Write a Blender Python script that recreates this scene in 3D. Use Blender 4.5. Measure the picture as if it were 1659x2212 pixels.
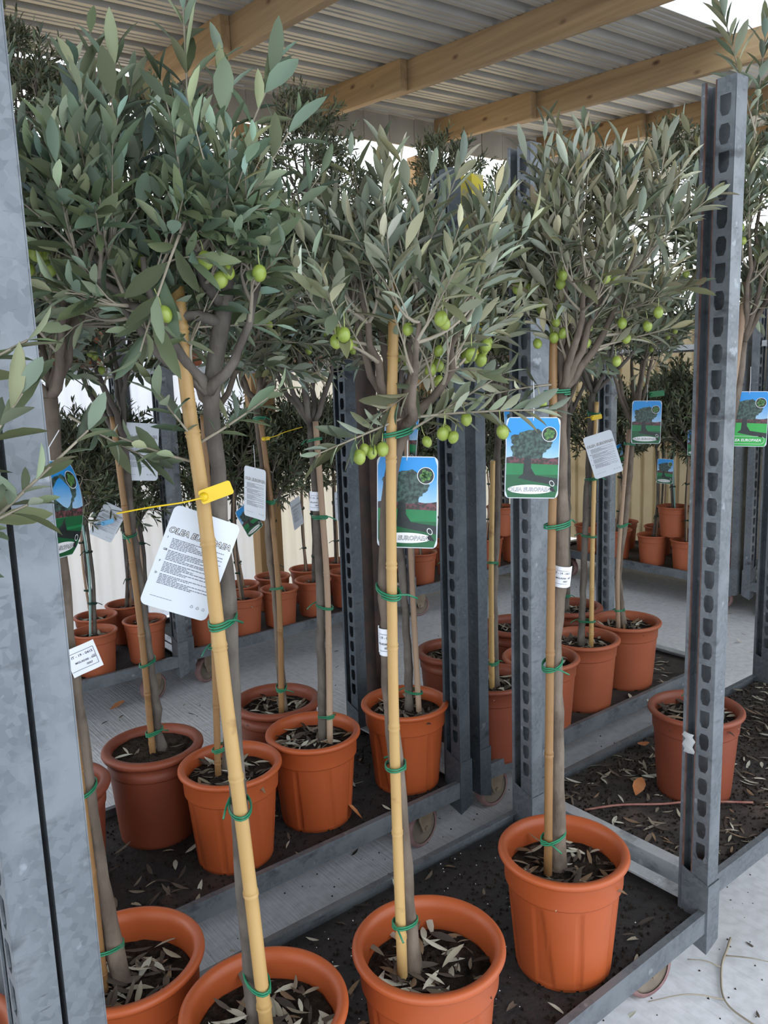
import bpy, math, random
import numpy as np
from mathutils import Matrix, Vector, Euler

for _o in list(bpy.data.objects):
    bpy.data.objects.remove(_o, do_unlink=True)
SC = bpy.context.scene
COL = SC.collection

# ------------------------------------------------------------------ camera
# World axes: X runs along the trolleys' long sides, Y along their short sides, Z up; floor at z = 0.
CAM_H = 1.37
AZ, PITCH, ROLL, FPX = 0.9047, 0.1651, -0.0340, 1731.7
fwd_h = np.array([math.cos(AZ), math.sin(AZ), 0.0])
right = np.array([math.sin(AZ), -math.cos(AZ), 0.0])
fw = fwd_h * math.cos(PITCH) + np.array([0, 0, -math.sin(PITCH)])
up = fwd_h * math.sin(PITCH) + np.array([0, 0, math.cos(PITCH)])
cr = math.cos(ROLL) * right + math.sin(ROLL) * up
cu = -math.sin(ROLL) * right + math.cos(ROLL) * up
cam_d = bpy.data.cameras.new('camera')
cam_d.sensor_fit = 'VERTICAL'
cam_d.sensor_height = 36.0
cam_d.sensor_width = 27.0
cam_d.lens = 36.0 * FPX / 2212.0
cam_d.clip_start = 0.02
cam = bpy.data.objects.new('camera', cam_d)
cam.matrix_world = Matrix(((cr[0], cu[0], -fw[0], 0), (cr[1], cu[1], -fw[1], 0), (cr[2], cu[2], -fw[2], CAM_H), (0, 0, 0, 1)))
COL.objects.link(cam)
SC.camera = cam
CAMP = np.array([0, 0, CAM_H])

# ------------------------------------------------------------------ sky (bright overcast) and exposure
W = bpy.data.worlds.new('overcast_sky')
SC.world = W
W.use_nodes = True
bg = W.node_tree.nodes['Background']
bg.inputs[0].default_value = (0.90, 0.95, 1.0, 1)
bg.inputs[1].default_value = 3.0
SC.view_settings.view_transform = 'Standard'
SC.view_settings.look = 'None'
SC.view_settings.exposure = 0.12
SC.view_settings.gamma = 1.0
SC.view_settings.use_curve_mapping = False
cy = SC.cycles
cy.use_denoising = True
cy.max_bounces = 6
cy.use_adaptive_sampling = True
cy.adaptive_threshold = 0.02
cy.diffuse_bounces = 3
cy.glossy_bounces = 2
cy.transmission_bounces = 4
cy.transparent_max_bounces = 6
cy.caustics_reflective = False
cy.caustics_refractive = False
cy.sample_clamp_indirect = 8.0

# ------------------------------------------------------------------ helpers
def link(o, parent=None):
    COL.objects.link(o)
    if parent is not None:
        o.parent = parent
    return o

def tag(o, label=None, cat=None, group=None, kind=None):
    if label: o['label'] = label
    if cat: o['category'] = cat
    if group: o['group'] = group
    if kind: o['kind'] = kind
    return o

def empty(name, loc=(0, 0, 0), rotz=0.0):
    o = bpy.data.objects.new(name, None)
    o.empty_display_size = 0.05
    o.location = loc
    o.rotation_euler = (0, 0, rotz)
    return link(o)

def obj(name, mesh, parent=None, loc=None, mat=None):
    o = bpy.data.objects.new(name, mesh)
    if loc is not None: o.location = loc
    if mat is not None and not mesh.materials: mesh.materials.append(mat)
    return link(o, parent)

def mesh_np(name, V, F, mats=(), midx=None, smooth=True, tint=None):
    """V (n,3); F list of index arrays, each (m,3) or (m,4)."""
    me = bpy.data.meshes.new(name)
    V = np.asarray(V, dtype=np.float32)
    F = [np.asarray(f, dtype=np.int32) for f in F if len(f)]
    me.vertices.add(len(V))
    me.vertices.foreach_set('co', V.ravel())
    nl = sum(f.size for f in F); npoly = sum(len(f) for f in F)
    me.loops.add(nl); me.polygons.add(npoly)
    me.loops.foreach_set('vertex_index', np.concatenate([f.ravel() for f in F]))
    starts = []; tot = 0
    for f in F:
        starts.append(tot + np.arange(len(f)) * f.shape[1]); tot += f.size
    me.polygons.foreach_set('loop_start', np.concatenate(starts).astype(np.int32))
    if midx is not None: me.polygons.foreach_set('material_index', np.asarray(midx, dtype=np.int32))
    me.polygons.foreach_set('use_smooth', np.full(npoly, smooth))
    if tint is not None:
        a = me.attributes.new('tint', 'FLOAT_COLOR', 'POINT')
        a.data.foreach_set('color', np.asarray(tint, dtype=np.float32).ravel())
    for m in mats: me.materials.append(m)
    me.update(calc_edges=True)
    me.validate()
    return me

class MB:
    """collects shapes into one mesh"""
    def __init__(s): s.V = []; s.F = []; s.M = []
    def add(s, V, F, m=0):
        b = len(s.V)
        s.V.extend([tuple(map(float, v)) for v in V])
        for f in F:
            s.F.append(tuple(b + int(i) for i in f)); s.M.append(m)
        return s
    def box(s, lo, hi, m=0):
        x0, y0, z0 = lo; x1, y1, z1 = hi
        V = [(x0,y0,z0),(x1,y0,z0),(x1,y1,z0),(x0,y1,z0),(x0,y0,z1),(x1,y0,z1),(x1,y1,z1),(x0,y1,z1)]
        return s.add(V, [(3,2,1,0),(4,5,6,7),(0,1,5,4),(1,2,6,5),(2,3,7,6),(3,0,4,7)], m)
    def poly(s, pts, m=0): return s.add(pts, [tuple(range(len(pts)))], m)
    def extrude(s, pts2, lo, hi, axis=1, m=0):
        """closed 2d outline extruded along an axis (0,1,2)"""
        n = len(pts2); V = []
        for c in (lo, hi):
            for a, b in pts2:
                v = [a, b]; v.insert(axis, c); V.append(v)
        F = [tuple(range(n))[::-1], tuple(range(n, 2 * n))] + [(i, (i + 1) % n, n + (i + 1) % n, n + i) for i in range(n)]
        return s.add(V, F, m)
    def tube(s, P, R, n=8, m=0, cap=True):
        V, F = tube_np(P, R, n, cap)
        return s.add(V, F, m)
    def build(s, name, mats, parent=None, loc=None, smooth=False, bevel=0.0):
        me = bpy.data.meshes.new(name)
        me.from_pydata(s.V, [], s.F)
        me.polygons.foreach_set('material_index', np.array(s.M, dtype=np.int32))
        me.polygons.foreach_set('use_smooth', np.full(len(s.F), smooth))
        for x in (mats if isinstance(mats, (list, tuple)) else [mats]): me.materials.append(x)
        me.update()
        o = obj(name, me, parent, loc)
        if bevel:
            b = o.modifiers.new('bevel', 'BEVEL'); b.width = bevel; b.segments = 2; b.limit_method = 'ANGLE'
        return o

def tube_np(P, R, n=8, cap=True):
    P = np.asarray(P, float); k = len(P)
    R = np.broadcast_to(np.asarray(R, float), (k,))
    T = np.gradient(P, axis=0); T /= np.linalg.norm(T, axis=1)[:, None] + 1e-12
    a = np.array([0, 0, 1.0]) if abs(T[0, 2]) < .9 else np.array([1.0, 0, 0])
    N = np.cross(T[0], a); N /= np.linalg.norm(N)
    V = []
    ang = np.arange(n) * 2 * math.pi / n
    for i in range(k):
        N = N - T[i] * np.dot(N, T[i]); N /= np.linalg.norm(N) + 1e-12
        B = np.cross(T[i], N)
        V.append(P[i] + R[i] * (np.cos(ang)[:, None] * N + np.sin(ang)[:, None] * B))
    V = np.concatenate(V)
    F = []
    for i in range(k - 1):
        for j in range(n):
            j2 = (j + 1) % n
            F.append((i * n + j, i * n + j2, (i + 1) * n + j2, (i + 1) * n + j))
    if cap:
        F.append(tuple(range(n))[::-1]); F.append(tuple((k - 1) * n + j for j in range(n)))
    return V, F

def tubes_batch(P, R, n=4):
    """P (m,k,3), R (m,k): m open tubes in one go"""
    m, k, _ = P.shape
    T = P[:, -1] - P[:, 0]; T /= np.linalg.norm(T, axis=1)[:, None] + 1e-12
    a = np.where(np.abs(T[:, 2:3]) < .9, np.array([[0, 0, 1.0]]), np.array([[1.0, 0, 0]]))
    N = np.cross(T, a); N /= np.linalg.norm(N, axis=1)[:, None] + 1e-12
    B = np.cross(T, N)
    ang = np.arange(n) * 2 * math.pi / n
    ring = np.cos(ang)[None, :, None] * N[:, None] + np.sin(ang)[None, :, None] * B[:, None]
    V = P[:, :, None] + R[:, :, None, None] * ring[:, None]
    idx = np.arange(m * k * n).reshape(m, k, n)
    a_ = idx[:, :-1]; b_ = idx[:, 1:]
    F = np.stack([a_, np.roll(a_, -1, 2), np.roll(b_, -1, 2), b_], -1).reshape(-1, 4)
    return V.reshape(-1, 3), F

def smooth_path(pts, n):
    """Catmull-Rom through pts, n samples"""
    P = np.asarray(pts, float)
    if len(P) == 2: return P[0] + (P[1] - P[0]) * np.linspace(0, 1, n)[:, None]
    E = np.vstack([2 * P[0] - P[1], P, 2 * P[-1] - P[-2]])
    d = np.concatenate([[0], np.cumsum(np.linalg.norm(np.diff(P, axis=0), axis=1))])
    out = []
    for s in np.linspace(0, d[-1], n):
        i = min(max(int(np.searchsorted(d, s, 'right')) - 1, 0), len(P) - 2)
        t = (s - d[i]) / (d[i + 1] - d[i])
        p0, p1, p2, p3 = E[i], E[i + 1], E[i + 2], E[i + 3]
        out.append(.5 * (2 * p1 + (p2 - p0) * t + (2 * p0 - 5 * p1 + 4 * p2 - p3) * t * t + (3 * p1 - p0 - 3 * p2 + p3) * t ** 3))
    return np.array(out)

# ------------------------------------------------------------------ materials
def nt(m):
    m.use_nodes = True
    return m.node_tree, m.node_tree.nodes['Principled BSDF']

def mat(name, c1, c2=None, rough=.6, metal=0.0, scale=8.0, stretch=(1, 1, 1), bump=0.0, bscale=None, detail=4, spec=.5, lo=.35, hi=.65, c3=None, s3=3.0, t3=(.55, .7)):
    m = bpy.data.materials.new(name)
    t, p = nt(m)
    p.inputs['Roughness'].default_value = rough
    p.inputs['Metallic'].default_value = metal
    p.inputs['Specular IOR Level'].default_value = spec
    p.inputs['Base Color'].default_value = (*c1, 1)
    if c2 is None and not bump: return m
    tc = t.nodes.new('ShaderNodeTexCoord'); mp = t.nodes.new('ShaderNodeMapping')
    mp.inputs['Scale'].default_value = stretch
    t.links.new(tc.outputs['Object'], mp.inputs[0])
    if c2 is not None:
        n = t.nodes.new('ShaderNodeTexNoise'); n.inputs['Scale'].default_value = scale; n.inputs['Detail'].default_value = detail
        t.links.new(mp.outputs[0], n.inputs['Vector'])
        r = t.nodes.new('ShaderNodeValToRGB')
        r.color_ramp.elements[0].position = lo; r.color_ramp.elements[0].color = (*c1, 1)
        r.color_ramp.elements[1].position = hi; r.color_ramp.elements[1].color = (*c2, 1)
        t.links.new(n.outputs[0], r.inputs[0])
        out = r.outputs[0]
        if c3 is not None:
            n3 = t.nodes.new('ShaderNodeTexNoise'); n3.inputs['Scale'].default_value = s3; n3.inputs['Detail'].default_value = 5
            t.links.new(tc.outputs['Object'], n3.inputs['Vector'])
            r3 = t.nodes.new('ShaderNodeMapRange'); r3.inputs[1].default_value = t3[0]; r3.inputs[2].default_value = t3[1]
            t.links.new(n3.outputs[0], r3.inputs[0])
            mx = t.nodes.new('ShaderNodeMix'); mx.data_type = 'RGBA'
            t.links.new(r3.outputs[0], mx.inputs[0]); t.links.new(out, mx.inputs[6]); mx.inputs[7].default_value = (*c3, 1)
            out = mx.outputs[2]
        t.links.new(out, p.inputs['Base Color'])
    if bump:
        nb = t.nodes.new('ShaderNodeTexNoise'); nb.inputs['Scale'].default_value = bscale or scale * 3; nb.inputs['Detail'].default_value = 3
        t.links.new(mp.outputs[0], nb.inputs['Vector'])
        b = t.nodes.new('ShaderNodeBump'); b.inputs['Strength'].default_value = bump; b.inputs['Distance'].default_value = .01
        t.links.new(nb.outputs[0], b.inputs['Height']); t.links.new(b.outputs[0], p.inputs['Normal'])
    return m

def leaf_mat(name, c, rough, spec, translucency):
    """per-leaf colour from the mesh attribute 'tint'"""
    m = bpy.data.materials.new(name)
    t, p = nt(m)
    at = t.nodes.new('ShaderNodeAttribute'); at.attribute_name = 'tint'
    mx = t.nodes.new('ShaderNodeMix'); mx.data_type = 'RGBA'; mx.blend_type = 'MULTIPLY'; mx.inputs[0].default_value = 1.0
    mx.inputs[6].default_value = (*c, 1); t.links.new(at.outputs['Color'], mx.inputs[7])
    t.links.new(mx.outputs[2], p.inputs['Base Color'])
    p.inputs['Roughness'].default_value = rough; p.inputs['Specular IOR Level'].default_value = spec
    tr = t.nodes.new('ShaderNodeBsdfTranslucent'); t.links.new(mx.outputs[2], tr.inputs[0])
    ms = t.nodes.new('ShaderNodeMixShader'); ms.inputs[0].default_value = translucency
    o = t.nodes['Material Output']
    t.links.new(p.outputs[0], ms.inputs[1]); t.links.new(tr.outputs[0], ms.inputs[2]); t.links.new(ms.outputs[0], o.inputs[0])
    return m

def sheet_mat(name, c, transp, transl):
    """clear or milky plastic sheeting"""
    m = bpy.data.materials.new(name)
    t, p = nt(m)
    p.inputs['Base Color'].default_value = (*c, 1); p.inputs['Roughness'].default_value = .25
    tr = t.nodes.new('ShaderNodeBsdfTranslucent'); tr.inputs[0].default_value = (*c, 1)
    tp = t.nodes.new('ShaderNodeBsdfTransparent'); tp.inputs[0].default_value = (*c, 1)
    a = t.nodes.new('ShaderNodeMixShader'); a.inputs[0].default_value = transl
    t.links.new(p.outputs[0], a.inputs[1]); t.links.new(tr.outputs[0], a.inputs[2])
    b = t.nodes.new('ShaderNodeMixShader')
    n = t.nodes.new('ShaderNodeTexNoise'); n.inputs['Scale'].default_value = 4
    tc = t.nodes.new('ShaderNodeTexCoord'); t.links.new(tc.outputs['Object'], n.inputs['Vector'])
    r = t.nodes.new('ShaderNodeMapRange'); r.inputs[3].default_value = transp * .4; r.inputs[4].default_value = min(1, transp * 1.6)
    t.links.new(n.outputs[0], r.inputs[0]); t.links.new(r.outputs[0], b.inputs[0])
    t.links.new(a.outputs[0], b.inputs[1]); t.links.new(tp.outputs[0], b.inputs[2])
    t.links.new(b.outputs[0], t.nodes['Material Output'].inputs[0])
    return m

def galv_mat(name, c1, c2, rough=.5, metal=.5):
    """zinc spangle, pale oxide patches, dark smudges and fine scratches"""
    m = bpy.data.materials.new(name)
    t, p = nt(m)
    tc = t.nodes.new('ShaderNodeTexCoord')
    def noise(scale, detail, stretch=None, dist=0):
        n = t.nodes.new('ShaderNodeTexNoise'); n.inputs['Scale'].default_value = scale; n.inputs['Detail'].default_value = detail; n.inputs['Distortion'].default_value = dist
        if stretch:
            mp = t.nodes.new('ShaderNodeMapping'); mp.inputs['Scale'].default_value = stretch
            t.links.new(tc.outputs['Object'], mp.inputs[0]); t.links.new(mp.outputs[0], n.inputs['Vector'])
        else: t.links.new(tc.outputs['Object'], n.inputs['Vector'])
        return n.outputs[0]
    def rng_(src, a, b, lo=0.0, hi=1.0):
        r = t.nodes.new('ShaderNodeMapRange'); r.inputs[1].default_value = a; r.inputs[2].default_value = b; r.inputs[3].default_value = lo; r.inputs[4].default_value = hi
        t.links.new(src, r.inputs[0]); return r.outputs[0]
    def mix(fac, a, b):
        mx = t.nodes.new('ShaderNodeMix'); mx.data_type = 'RGBA'; t.links.new(fac, mx.inputs[0])
        for k_, v_ in ((6, a), (7, b)):
            if isinstance(v_, tuple): mx.inputs[k_].default_value = (*v_, 1)
            else: t.links.new(v_, mx.inputs[k_])
        return mx.outputs[2]
    vo = t.nodes.new('ShaderNodeTexVoronoi'); vo.inputs['Scale'].default_value = 120; t.links.new(tc.outputs['Object'], vo.inputs['Vector'])
    sp = t.nodes.new('ShaderNodeSeparateColor'); t.links.new(vo.outputs['Color'], sp.inputs[0])
    base = mix(sp.outputs[0], c1, tuple(a * .55 + b * .45 for a, b in zip(c1, c2)))
    base = mix(rng_(noise(9, 6, None, .5), .48, .62), base, tuple(a * .35 + b * .65 for a, b in zip(c1, c2)))
    base = mix(rng_(noise(26, 3), .66, .70, 0, .8), base, tuple(min(1, x * 1.25) for x in c2))
    base = mix(rng_(noise(13, 5, (1, 1, 2.2)), .60, .72, 0, .75), base, tuple(x * .38 for x in c1))
    base = mix(rng_(noise(30, 4, (1, 1, 6)), .66, .74, 0, .6), base, tuple(x * .30 for x in c1))
    t.links.new(base, p.inputs['Base Color'])
    p.inputs['Metallic'].default_value = metal; p.inputs['Roughness'].default_value = rough
    b = t.nodes.new('ShaderNodeBump'); b.inputs['Strength'].default_value = .12; b.inputs['Distance'].default_value = .004
    t.links.new(noise(70, 3), b.inputs['Height']); t.links.new(b.outputs[0], p.inputs['Normal'])
    return m

M = {}
M['galv'] = galv_mat('galvanised_steel', (.120, .138, .158), (.225, .25, .275))
M['galv_dull'] = galv_mat('dull_galvanised_steel', (.060, .075, .092), (.115, .135, .155), .55)
M['galv_light'] = galv_mat('pale_galvanised_steel', (.40, .43, .46), (.56, .59, .62), .45)
M['rust'] = mat('rusty_steel', (.055, .028, .020), (.020, .014, .013), rough=.6, metal=.2, scale=14, bump=.1)
M['rust_edge'] = mat('rusty_cut_edge', (.075, .030, .022), (.13, .075, .06), rough=.8, scale=40)
M['yellow_paint'] = mat('worn_yellow_paint', (.62, .52, .03), (.40, .38, .20), rough=.5, scale=20, lo=.5, hi=.6)
M['deck'] = mat('dirty_brown_board', (.010, .0095, .011), (.024, .020, .020), rough=.7, scale=9, bump=.5, bscale=70, c3=(.075, .042, .034), s3=4.0, t3=(.66, .78))
M['deck_dry'] = mat('dusty_brown_board', (.020, .017, .016), (.052, .042, .037), rough=.85, scale=11, bump=.6, bscale=60, c3=(.10, .07, .058), s3=5.0, t3=(.62, .78))
M['concrete'] = None
M['wood'] = None
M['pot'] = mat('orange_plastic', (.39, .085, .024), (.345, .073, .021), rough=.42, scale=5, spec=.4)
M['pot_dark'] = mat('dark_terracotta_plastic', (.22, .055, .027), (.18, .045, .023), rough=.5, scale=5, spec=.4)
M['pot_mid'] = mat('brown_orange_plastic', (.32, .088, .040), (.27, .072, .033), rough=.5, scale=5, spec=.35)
M['pot_far'] = mat('terracotta_plastic', (.41, .115, .052), (.35, .095, .044), rough=.5, scale=5, spec=.35)
M['pot_faded'] = mat('faded_terracotta_plastic', (.50, .22, .145), (.42, .16, .095), rough=.6, scale=4, spec=.3)
M['soil'] = mat('dark_potting_soil', (.010, .008, .007), (.036, .026, .020), rough=.95, scale=60, bump=1.0, bscale=120, spec=.2)
M['soil_fine'] = mat('fine_brown_soil', (.018, .013, .010), (.050, .036, .027), rough=.95, scale=50, bump=.8, bscale=160, spec=.2)
M['bark'] = mat('olive_bark', (.105, .082, .064), (.185, .150, .120), rough=.85, scale=24, stretch=(1, 1, .35), bump=.5, bscale=60, spec=.25, c3=(.085, .066, .052), s3=16, t3=(.5, .7))
M['bark_grey'] = mat('grey_olive_bark', (.082, .071, .062), (.150, .133, .116), rough=.85, scale=26, stretch=(1, 1, .35), bump=.5, bscale=60, spec=.25, c3=(.07, .058, .05), s3=16, t3=(.5, .7))
M['twig'] = mat('twig_bark', (.25, .22, .17), (.36, .32, .25), rough=.8, scale=14, spec=.25)
M['cane'] = mat('pale_bamboo', (.47, .31, .125), (.38, .235, .085), rough=.42, scale=14, stretch=(1, 1, .12), spec=.4, c3=(.25, .14, .05), s3=22, t3=(.62, .75))
M['cane_brown'] = mat('brown_bamboo', (.20, .108, .042), (.29, .165, .068), rough=.45, scale=12, stretch=(1, 1, .12), spec=.4, c3=(.12, .066, .03), s3=14, t3=(.58, .75))
M['cane_grey'] = mat('weathered_bamboo', (.27, .185, .125), (.36, .26, .18), rough=.6, scale=12, stretch=(1, 1, .12), spec=.3)
M['cane_blue'] = mat('pale_green_plastic_stake', (.20, .34, .32), (.26, .42, .39), rough=.45, scale=6)
M['tie'] = mat('green_plastic_wire', (.010, .20, .095), (.008, .15, .075), rough=.35, scale=10)
M['tie_dark'] = mat('dark_green_wire', (.006, .05, .03), (.004, .035, .025), rough=.4, scale=10)
M['leaf_top'] = leaf_mat('olive_leaf_upper', (.150, .175, .112), .48, .42, .16)
M['leaf_under'] = leaf_mat('olive_leaf_underside', (.35, .375, .29), .7, .2, .16)
M['leaf_dark_top'] = leaf_mat('dark_olive_leaf_upper', (.050, .070, .040), .5, .35, .10)
M['leaf_dark_under'] = leaf_mat('dark_olive_leaf_underside', (.115, .13, .095), .7, .2, .10)
M['litter'] = leaf_mat('fallen_leaf', (1, 1, 1), .7, .25, .05)
M['olive'] = mat('green_olive_skin', (.21, .285, .042), (.28, .35, .068), rough=.32, scale=40, spec=.5)
M['olive_black'] = mat('ripe_olive_skin', (.022, .014, .014), (.05, .03, .028), rough=.4, scale=30)
M['stalk'] = mat('fruit_stalk', (.36, .40, .15), rough=.6)
M['card'] = mat('white_card', (.62, .67, .74), (.58, .63, .70), rough=.45, scale=3)
M['paper'] = mat('white_paper_label', (.74, .78, .86), (.68, .72, .80), rough=.6, scale=10)
M['cream_paper'] = mat('cream_paper', (.72, .66, .56), (.66, .60, .50), rough=.7, scale=8)
M['ink'] = mat('black_ink', (.012, .012, .02), rough=.5)
M['ink_grey'] = mat('grey_ink', (.10, .11, .14), rough=.5)
M['ink_brown'] = mat('faded_brown_ink', (.28, .19, .16), rough=.6)
M['white_ink'] = mat('white_print', (.80, .82, .84), rough=.4)
M['lawn'] = mat('printed_lawn_green', (.004, .115, .036), (.003, .09, .03), rough=.35, scale=20)
M['lawn_lime'] = mat('printed_lime_green', (.03, .42, .07), (.025, .36, .06), rough=.35, scale=20)
M['lawn_light'] = mat('printed_light_lawn', (.006, .20, .062), (.005, .165, .052), rough=.35, scale=30)
M['ptree'] = mat('printed_tree_foliage', (.008, .024, .021), (.055, .110, .092), rough=.35, scale=160, detail=6, lo=.42, hi=.62)
M['ptrunk'] = mat('printed_tree_trunk', (.006, .013, .014), (.014, .024, .024), rough=.35, scale=90)
M['pflower'] = mat('printed_flower_bed', (.03, .022, .018), (.15, .045, .06), rough=.35, scale=150, lo=.45, hi=.6)
M['polive'] = mat('printed_olives', (.012, .09, .025), (.12, .27, .05), rough=.35, scale=160)
M['seal_yellow'] = mat('yellow_plastic', (.72, .50, .008), (.66, .45, .006), rough=.38, scale=12)
M['seal_blue'] = mat('blue_plastic', (.16, .46, .74), (.13, .40, .68), rough=.38, scale=12)
M['seal_green'] = mat('green_plastic', (.004, .16, .05), (.004, .13, .04), rough=.4, scale=12)
M['seal_white'] = mat('white_plastic', (.62, .63, .68), (.56, .57, .62), rough=.4, scale=12)
M['string'] = mat('white_string', (.75, .77, .80), rough=.7)
M['tyre'] = mat('red_rubber_tyre', (.17, .085, .085), (.27, .17, .165), rough=.7, scale=20)
M['hub'] = mat('dusty_plastic_hub', (.13, .105, .082), (.19, .155, .12), rough=.75, scale=20)
M['fork'] = mat('dirty_zinc_fork', (.22, .17, .12), (.32, .27, .20), rough=.6, metal=.3, scale=16)
M['cream'] = mat('cream_cladding', (.70, .58, .36), (.78, .67, .45), rough=.6, scale=4, c3=(.52, .42, .25), s3=3)
M['fascia'] = mat('weathered_board', (.27, .24, .195), (.36, .325, .27), rough=.8, scale=5, stretch=(1, 1, .2), bump=.15, c3=(.17, .145, .115), s3=3.0, t3=(.55, .75))
M['roof'] = mat('grey_coated_roof_steel', (.38, .37, .345), (.44, .43, .40), rough=.45, metal=.0, scale=3, c3=(.31, .30, .28), s3=5, t3=(.55, .8))
M['skylight'] = sheet_mat('translucent_roof_sheet', (.92, .95, .97), .25, .8)
M['clear_sheet'] = sheet_mat('clear_corrugated_sheet', (.56, .59, .65), .20, .45)
M['milky_sheet'] = sheet_mat('milky_corrugated_sheet', (.64, .61, .54), .02, .45)
M['orange_leaf'] = mat('orange_dead_leaf', (.42, .145, .045), (.52, .22, .09), rough=.6, scale=30)
M['stem_red'] = mat('dry_red_stem', (.22, .075, .06), (.30, .14, .11), rough=.7, scale=30)
M['film'] = sheet_mat('clear_film', (.85, .88, .9), .45, .3)

def make_concrete():
    m = bpy.data.materials.new('brushed_concrete')
    t, p = nt(m)
    tc = t.nodes.new('ShaderNodeTexCoord')
    n1 = t.nodes.new('ShaderNodeTexNoise'); n1.inputs['Scale'].default_value = 1.6; n1.inputs['Detail'].default_value = 6
    n2 = t.nodes.new('ShaderNodeTexNoise'); n2.inputs['Scale'].default_value = 35; n2.inputs['Detail'].default_value = 4
    t.links.new(tc.outputs['Object'], n1.inputs['Vector']); t.links.new(tc.outputs['Object'], n2.inputs['Vector'])
    r1 = t.nodes.new('ShaderNodeValToRGB'); e = r1.color_ramp.elements
    e[0].position = .3; e[0].color = (.56, .575, .61, 1); e[1].position = .66; e[1].color = (.70, .72, .77, 1)
    r2 = t.nodes.new('ShaderNodeValToRGB'); e = r2.color_ramp.elements
    e[0].position = .25; e[0].color = (.80, .80, .80, 1); e[1].position = .6; e[1].color = (1, 1, 1, 1)
    t.links.new(n1.outputs[0], r1.inputs[0]); t.links.new(n2.outputs[0], r2.inputs[0])
    mx = t.nodes.new('ShaderNodeMix'); mx.data_type = 'RGBA'; mx.blend_type = 'MULTIPLY'; mx.inputs[0].default_value = 1
    t.links.new(r1.outputs[0], mx.inputs[6]); t.links.new(r2.outputs[0], mx.inputs[7])
    t.links.new(mx.outputs[2], p.inputs['Base Color']); p.inputs['Roughness'].default_value = .8
    mp = t.nodes.new('ShaderNodeMapping'); mp.inputs['Scale'].default_value = (120, 4, 1); mp.inputs['Rotation'].default_value = (0, 0, .35)
    n3 = t.nodes.new('ShaderNodeTexNoise'); n3.inputs['Scale'].default_value = 1.0; n3.inputs['Detail'].default_value = 2
    t.links.new(tc.outputs['Object'], mp.inputs[0]); t.links.new(mp.outputs[0], n3.inputs['Vector'])
    b = t.nodes.new('ShaderNodeBump'); b.inputs['Strength'].default_value = .5; b.inputs['Distance'].default_value = .006
    t.links.new(n3.outputs[0], b.inputs['Height']); t.links.new(b.outputs[0], p.inputs['Normal'])
    return m
M['concrete'] = make_concrete()

def make_wood(name, c1, c2, axis):
    """sawn softwood: long grain along an axis and knots"""
    m = bpy.data.materials.new(name)
    t, p = nt(m)
    tc = t.nodes.new('ShaderNodeTexCoord'); mp = t.nodes.new('ShaderNodeMapping')
    s = [26, 26, 26]; s[axis] = 1.2; mp.inputs['Scale'].default_value = s
    t.links.new(tc.outputs['Object'], mp.inputs[0])
    n = t.nodes.new('ShaderNodeTexNoise'); n.inputs['Scale'].default_value = 1.0; n.inputs['Detail'].default_value = 5; n.inputs['Distortion'].default_value = .6
    t.links.new(mp.outputs[0], n.inputs['Vector'])
    r = t.nodes.new('ShaderNodeValToRGB'); e = r.color_ramp.elements
    e[0].position = .3; e[0].color = (*c1, 1); e[1].position = .7; e[1].color = (*c2, 1)
    t.links.new(n.outputs[0], r.inputs[0])
    v = t.nodes.new('ShaderNodeTexVoronoi'); v.inputs['Scale'].default_value = 9.0
    mp2 = t.nodes.new('ShaderNodeMapping'); s2 = [0, 1, 1] if axis == 1 else [1, 0, 1]; s2[axis] = .5; mp2.inputs['Scale'].default_value = s2
    t.links.new(tc.outputs['Object'], mp2.inputs[0]); t.links.new(mp2.outputs[0], v.inputs['Vector'])
    r2 = t.nodes.new('ShaderNodeMapRange'); r2.inputs[1].default_value = .05; r2.inputs[2].default_value = .15; r2.inputs[3].default_value = 1; r2.inputs[4].default_value = 0
    t.links.new(v.outputs['Distance'], r2.inputs[0])
    mx = t.nodes.new('ShaderNodeMix'); mx.data_type = 'RGBA'
    t.links.new(r2.outputs[0], mx.inputs[0]); t.links.new(r.outputs[0], mx.inputs[6]); mx.inputs[7].default_value = (.10, .048, .022, 1)
    t.links.new(mx.outputs[2], p.inputs['Base Color']); p.inputs['Roughness'].default_value = .7
    return m
M['wood'] = make_wood('sawn_timber', (.25, .160, .078), (.40, .27, .14), 1)
M['wood_post'] = make_wood('sawn_timber_post', (.34, .20, .085), (.46, .29, .13), 2)

def sky_print():
    """the card's printed sky: blue at the top, pale at the horizon, with clouds (ink, not light)"""
    m = bpy.data.materials.new('printed_sky')
    t, p = nt(m)
    tc = t.nodes.new('ShaderNodeTexCoord'); sp = t.nodes.new('ShaderNodeSeparateXYZ'); t.links.new(tc.outputs['Object'], sp.inputs[0])
    mr = t.nodes.new('ShaderNodeMapRange'); mr.inputs[1].default_value = -.01; mr.inputs[2].default_value = .06
    n = t.nodes.new('ShaderNodeTexNoise'); n.inputs['Scale'].default_value = 22
    t.links.new(tc.outputs['Object'], n.inputs['Vector'])
    ad = t.nodes.new('ShaderNodeMath'); ad.operation = 'MULTIPLY_ADD'; ad.inputs[1].default_value = .035; 
    t.links.new(n.outputs[0], ad.inputs[0]); t.links.new(sp.outputs[2], ad.inputs[2]); t.links.new(ad.outputs[0], mr.inputs[0])
    r = t.nodes.new('ShaderNodeValToRGB'); e = r.color_ramp.elements
    e[0].position = .2; e[0].color = (.42, .62, .76, 1); e[1].position = 1; e[1].color = (.012, .27, .70, 1)
    t.links.new(mr.outputs[0], r.inputs[0]); t.links.new(r.outputs[0], p.inputs['Base Color']); p.inputs['Roughness'].default_value = .35
    return m
M['psky'] = sky_print()

# ================================================================== THE SETTING
def zroof(u, v): return 3.0 + .035 * (u - 1.2) + .065 * (v - 4.25)

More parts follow.
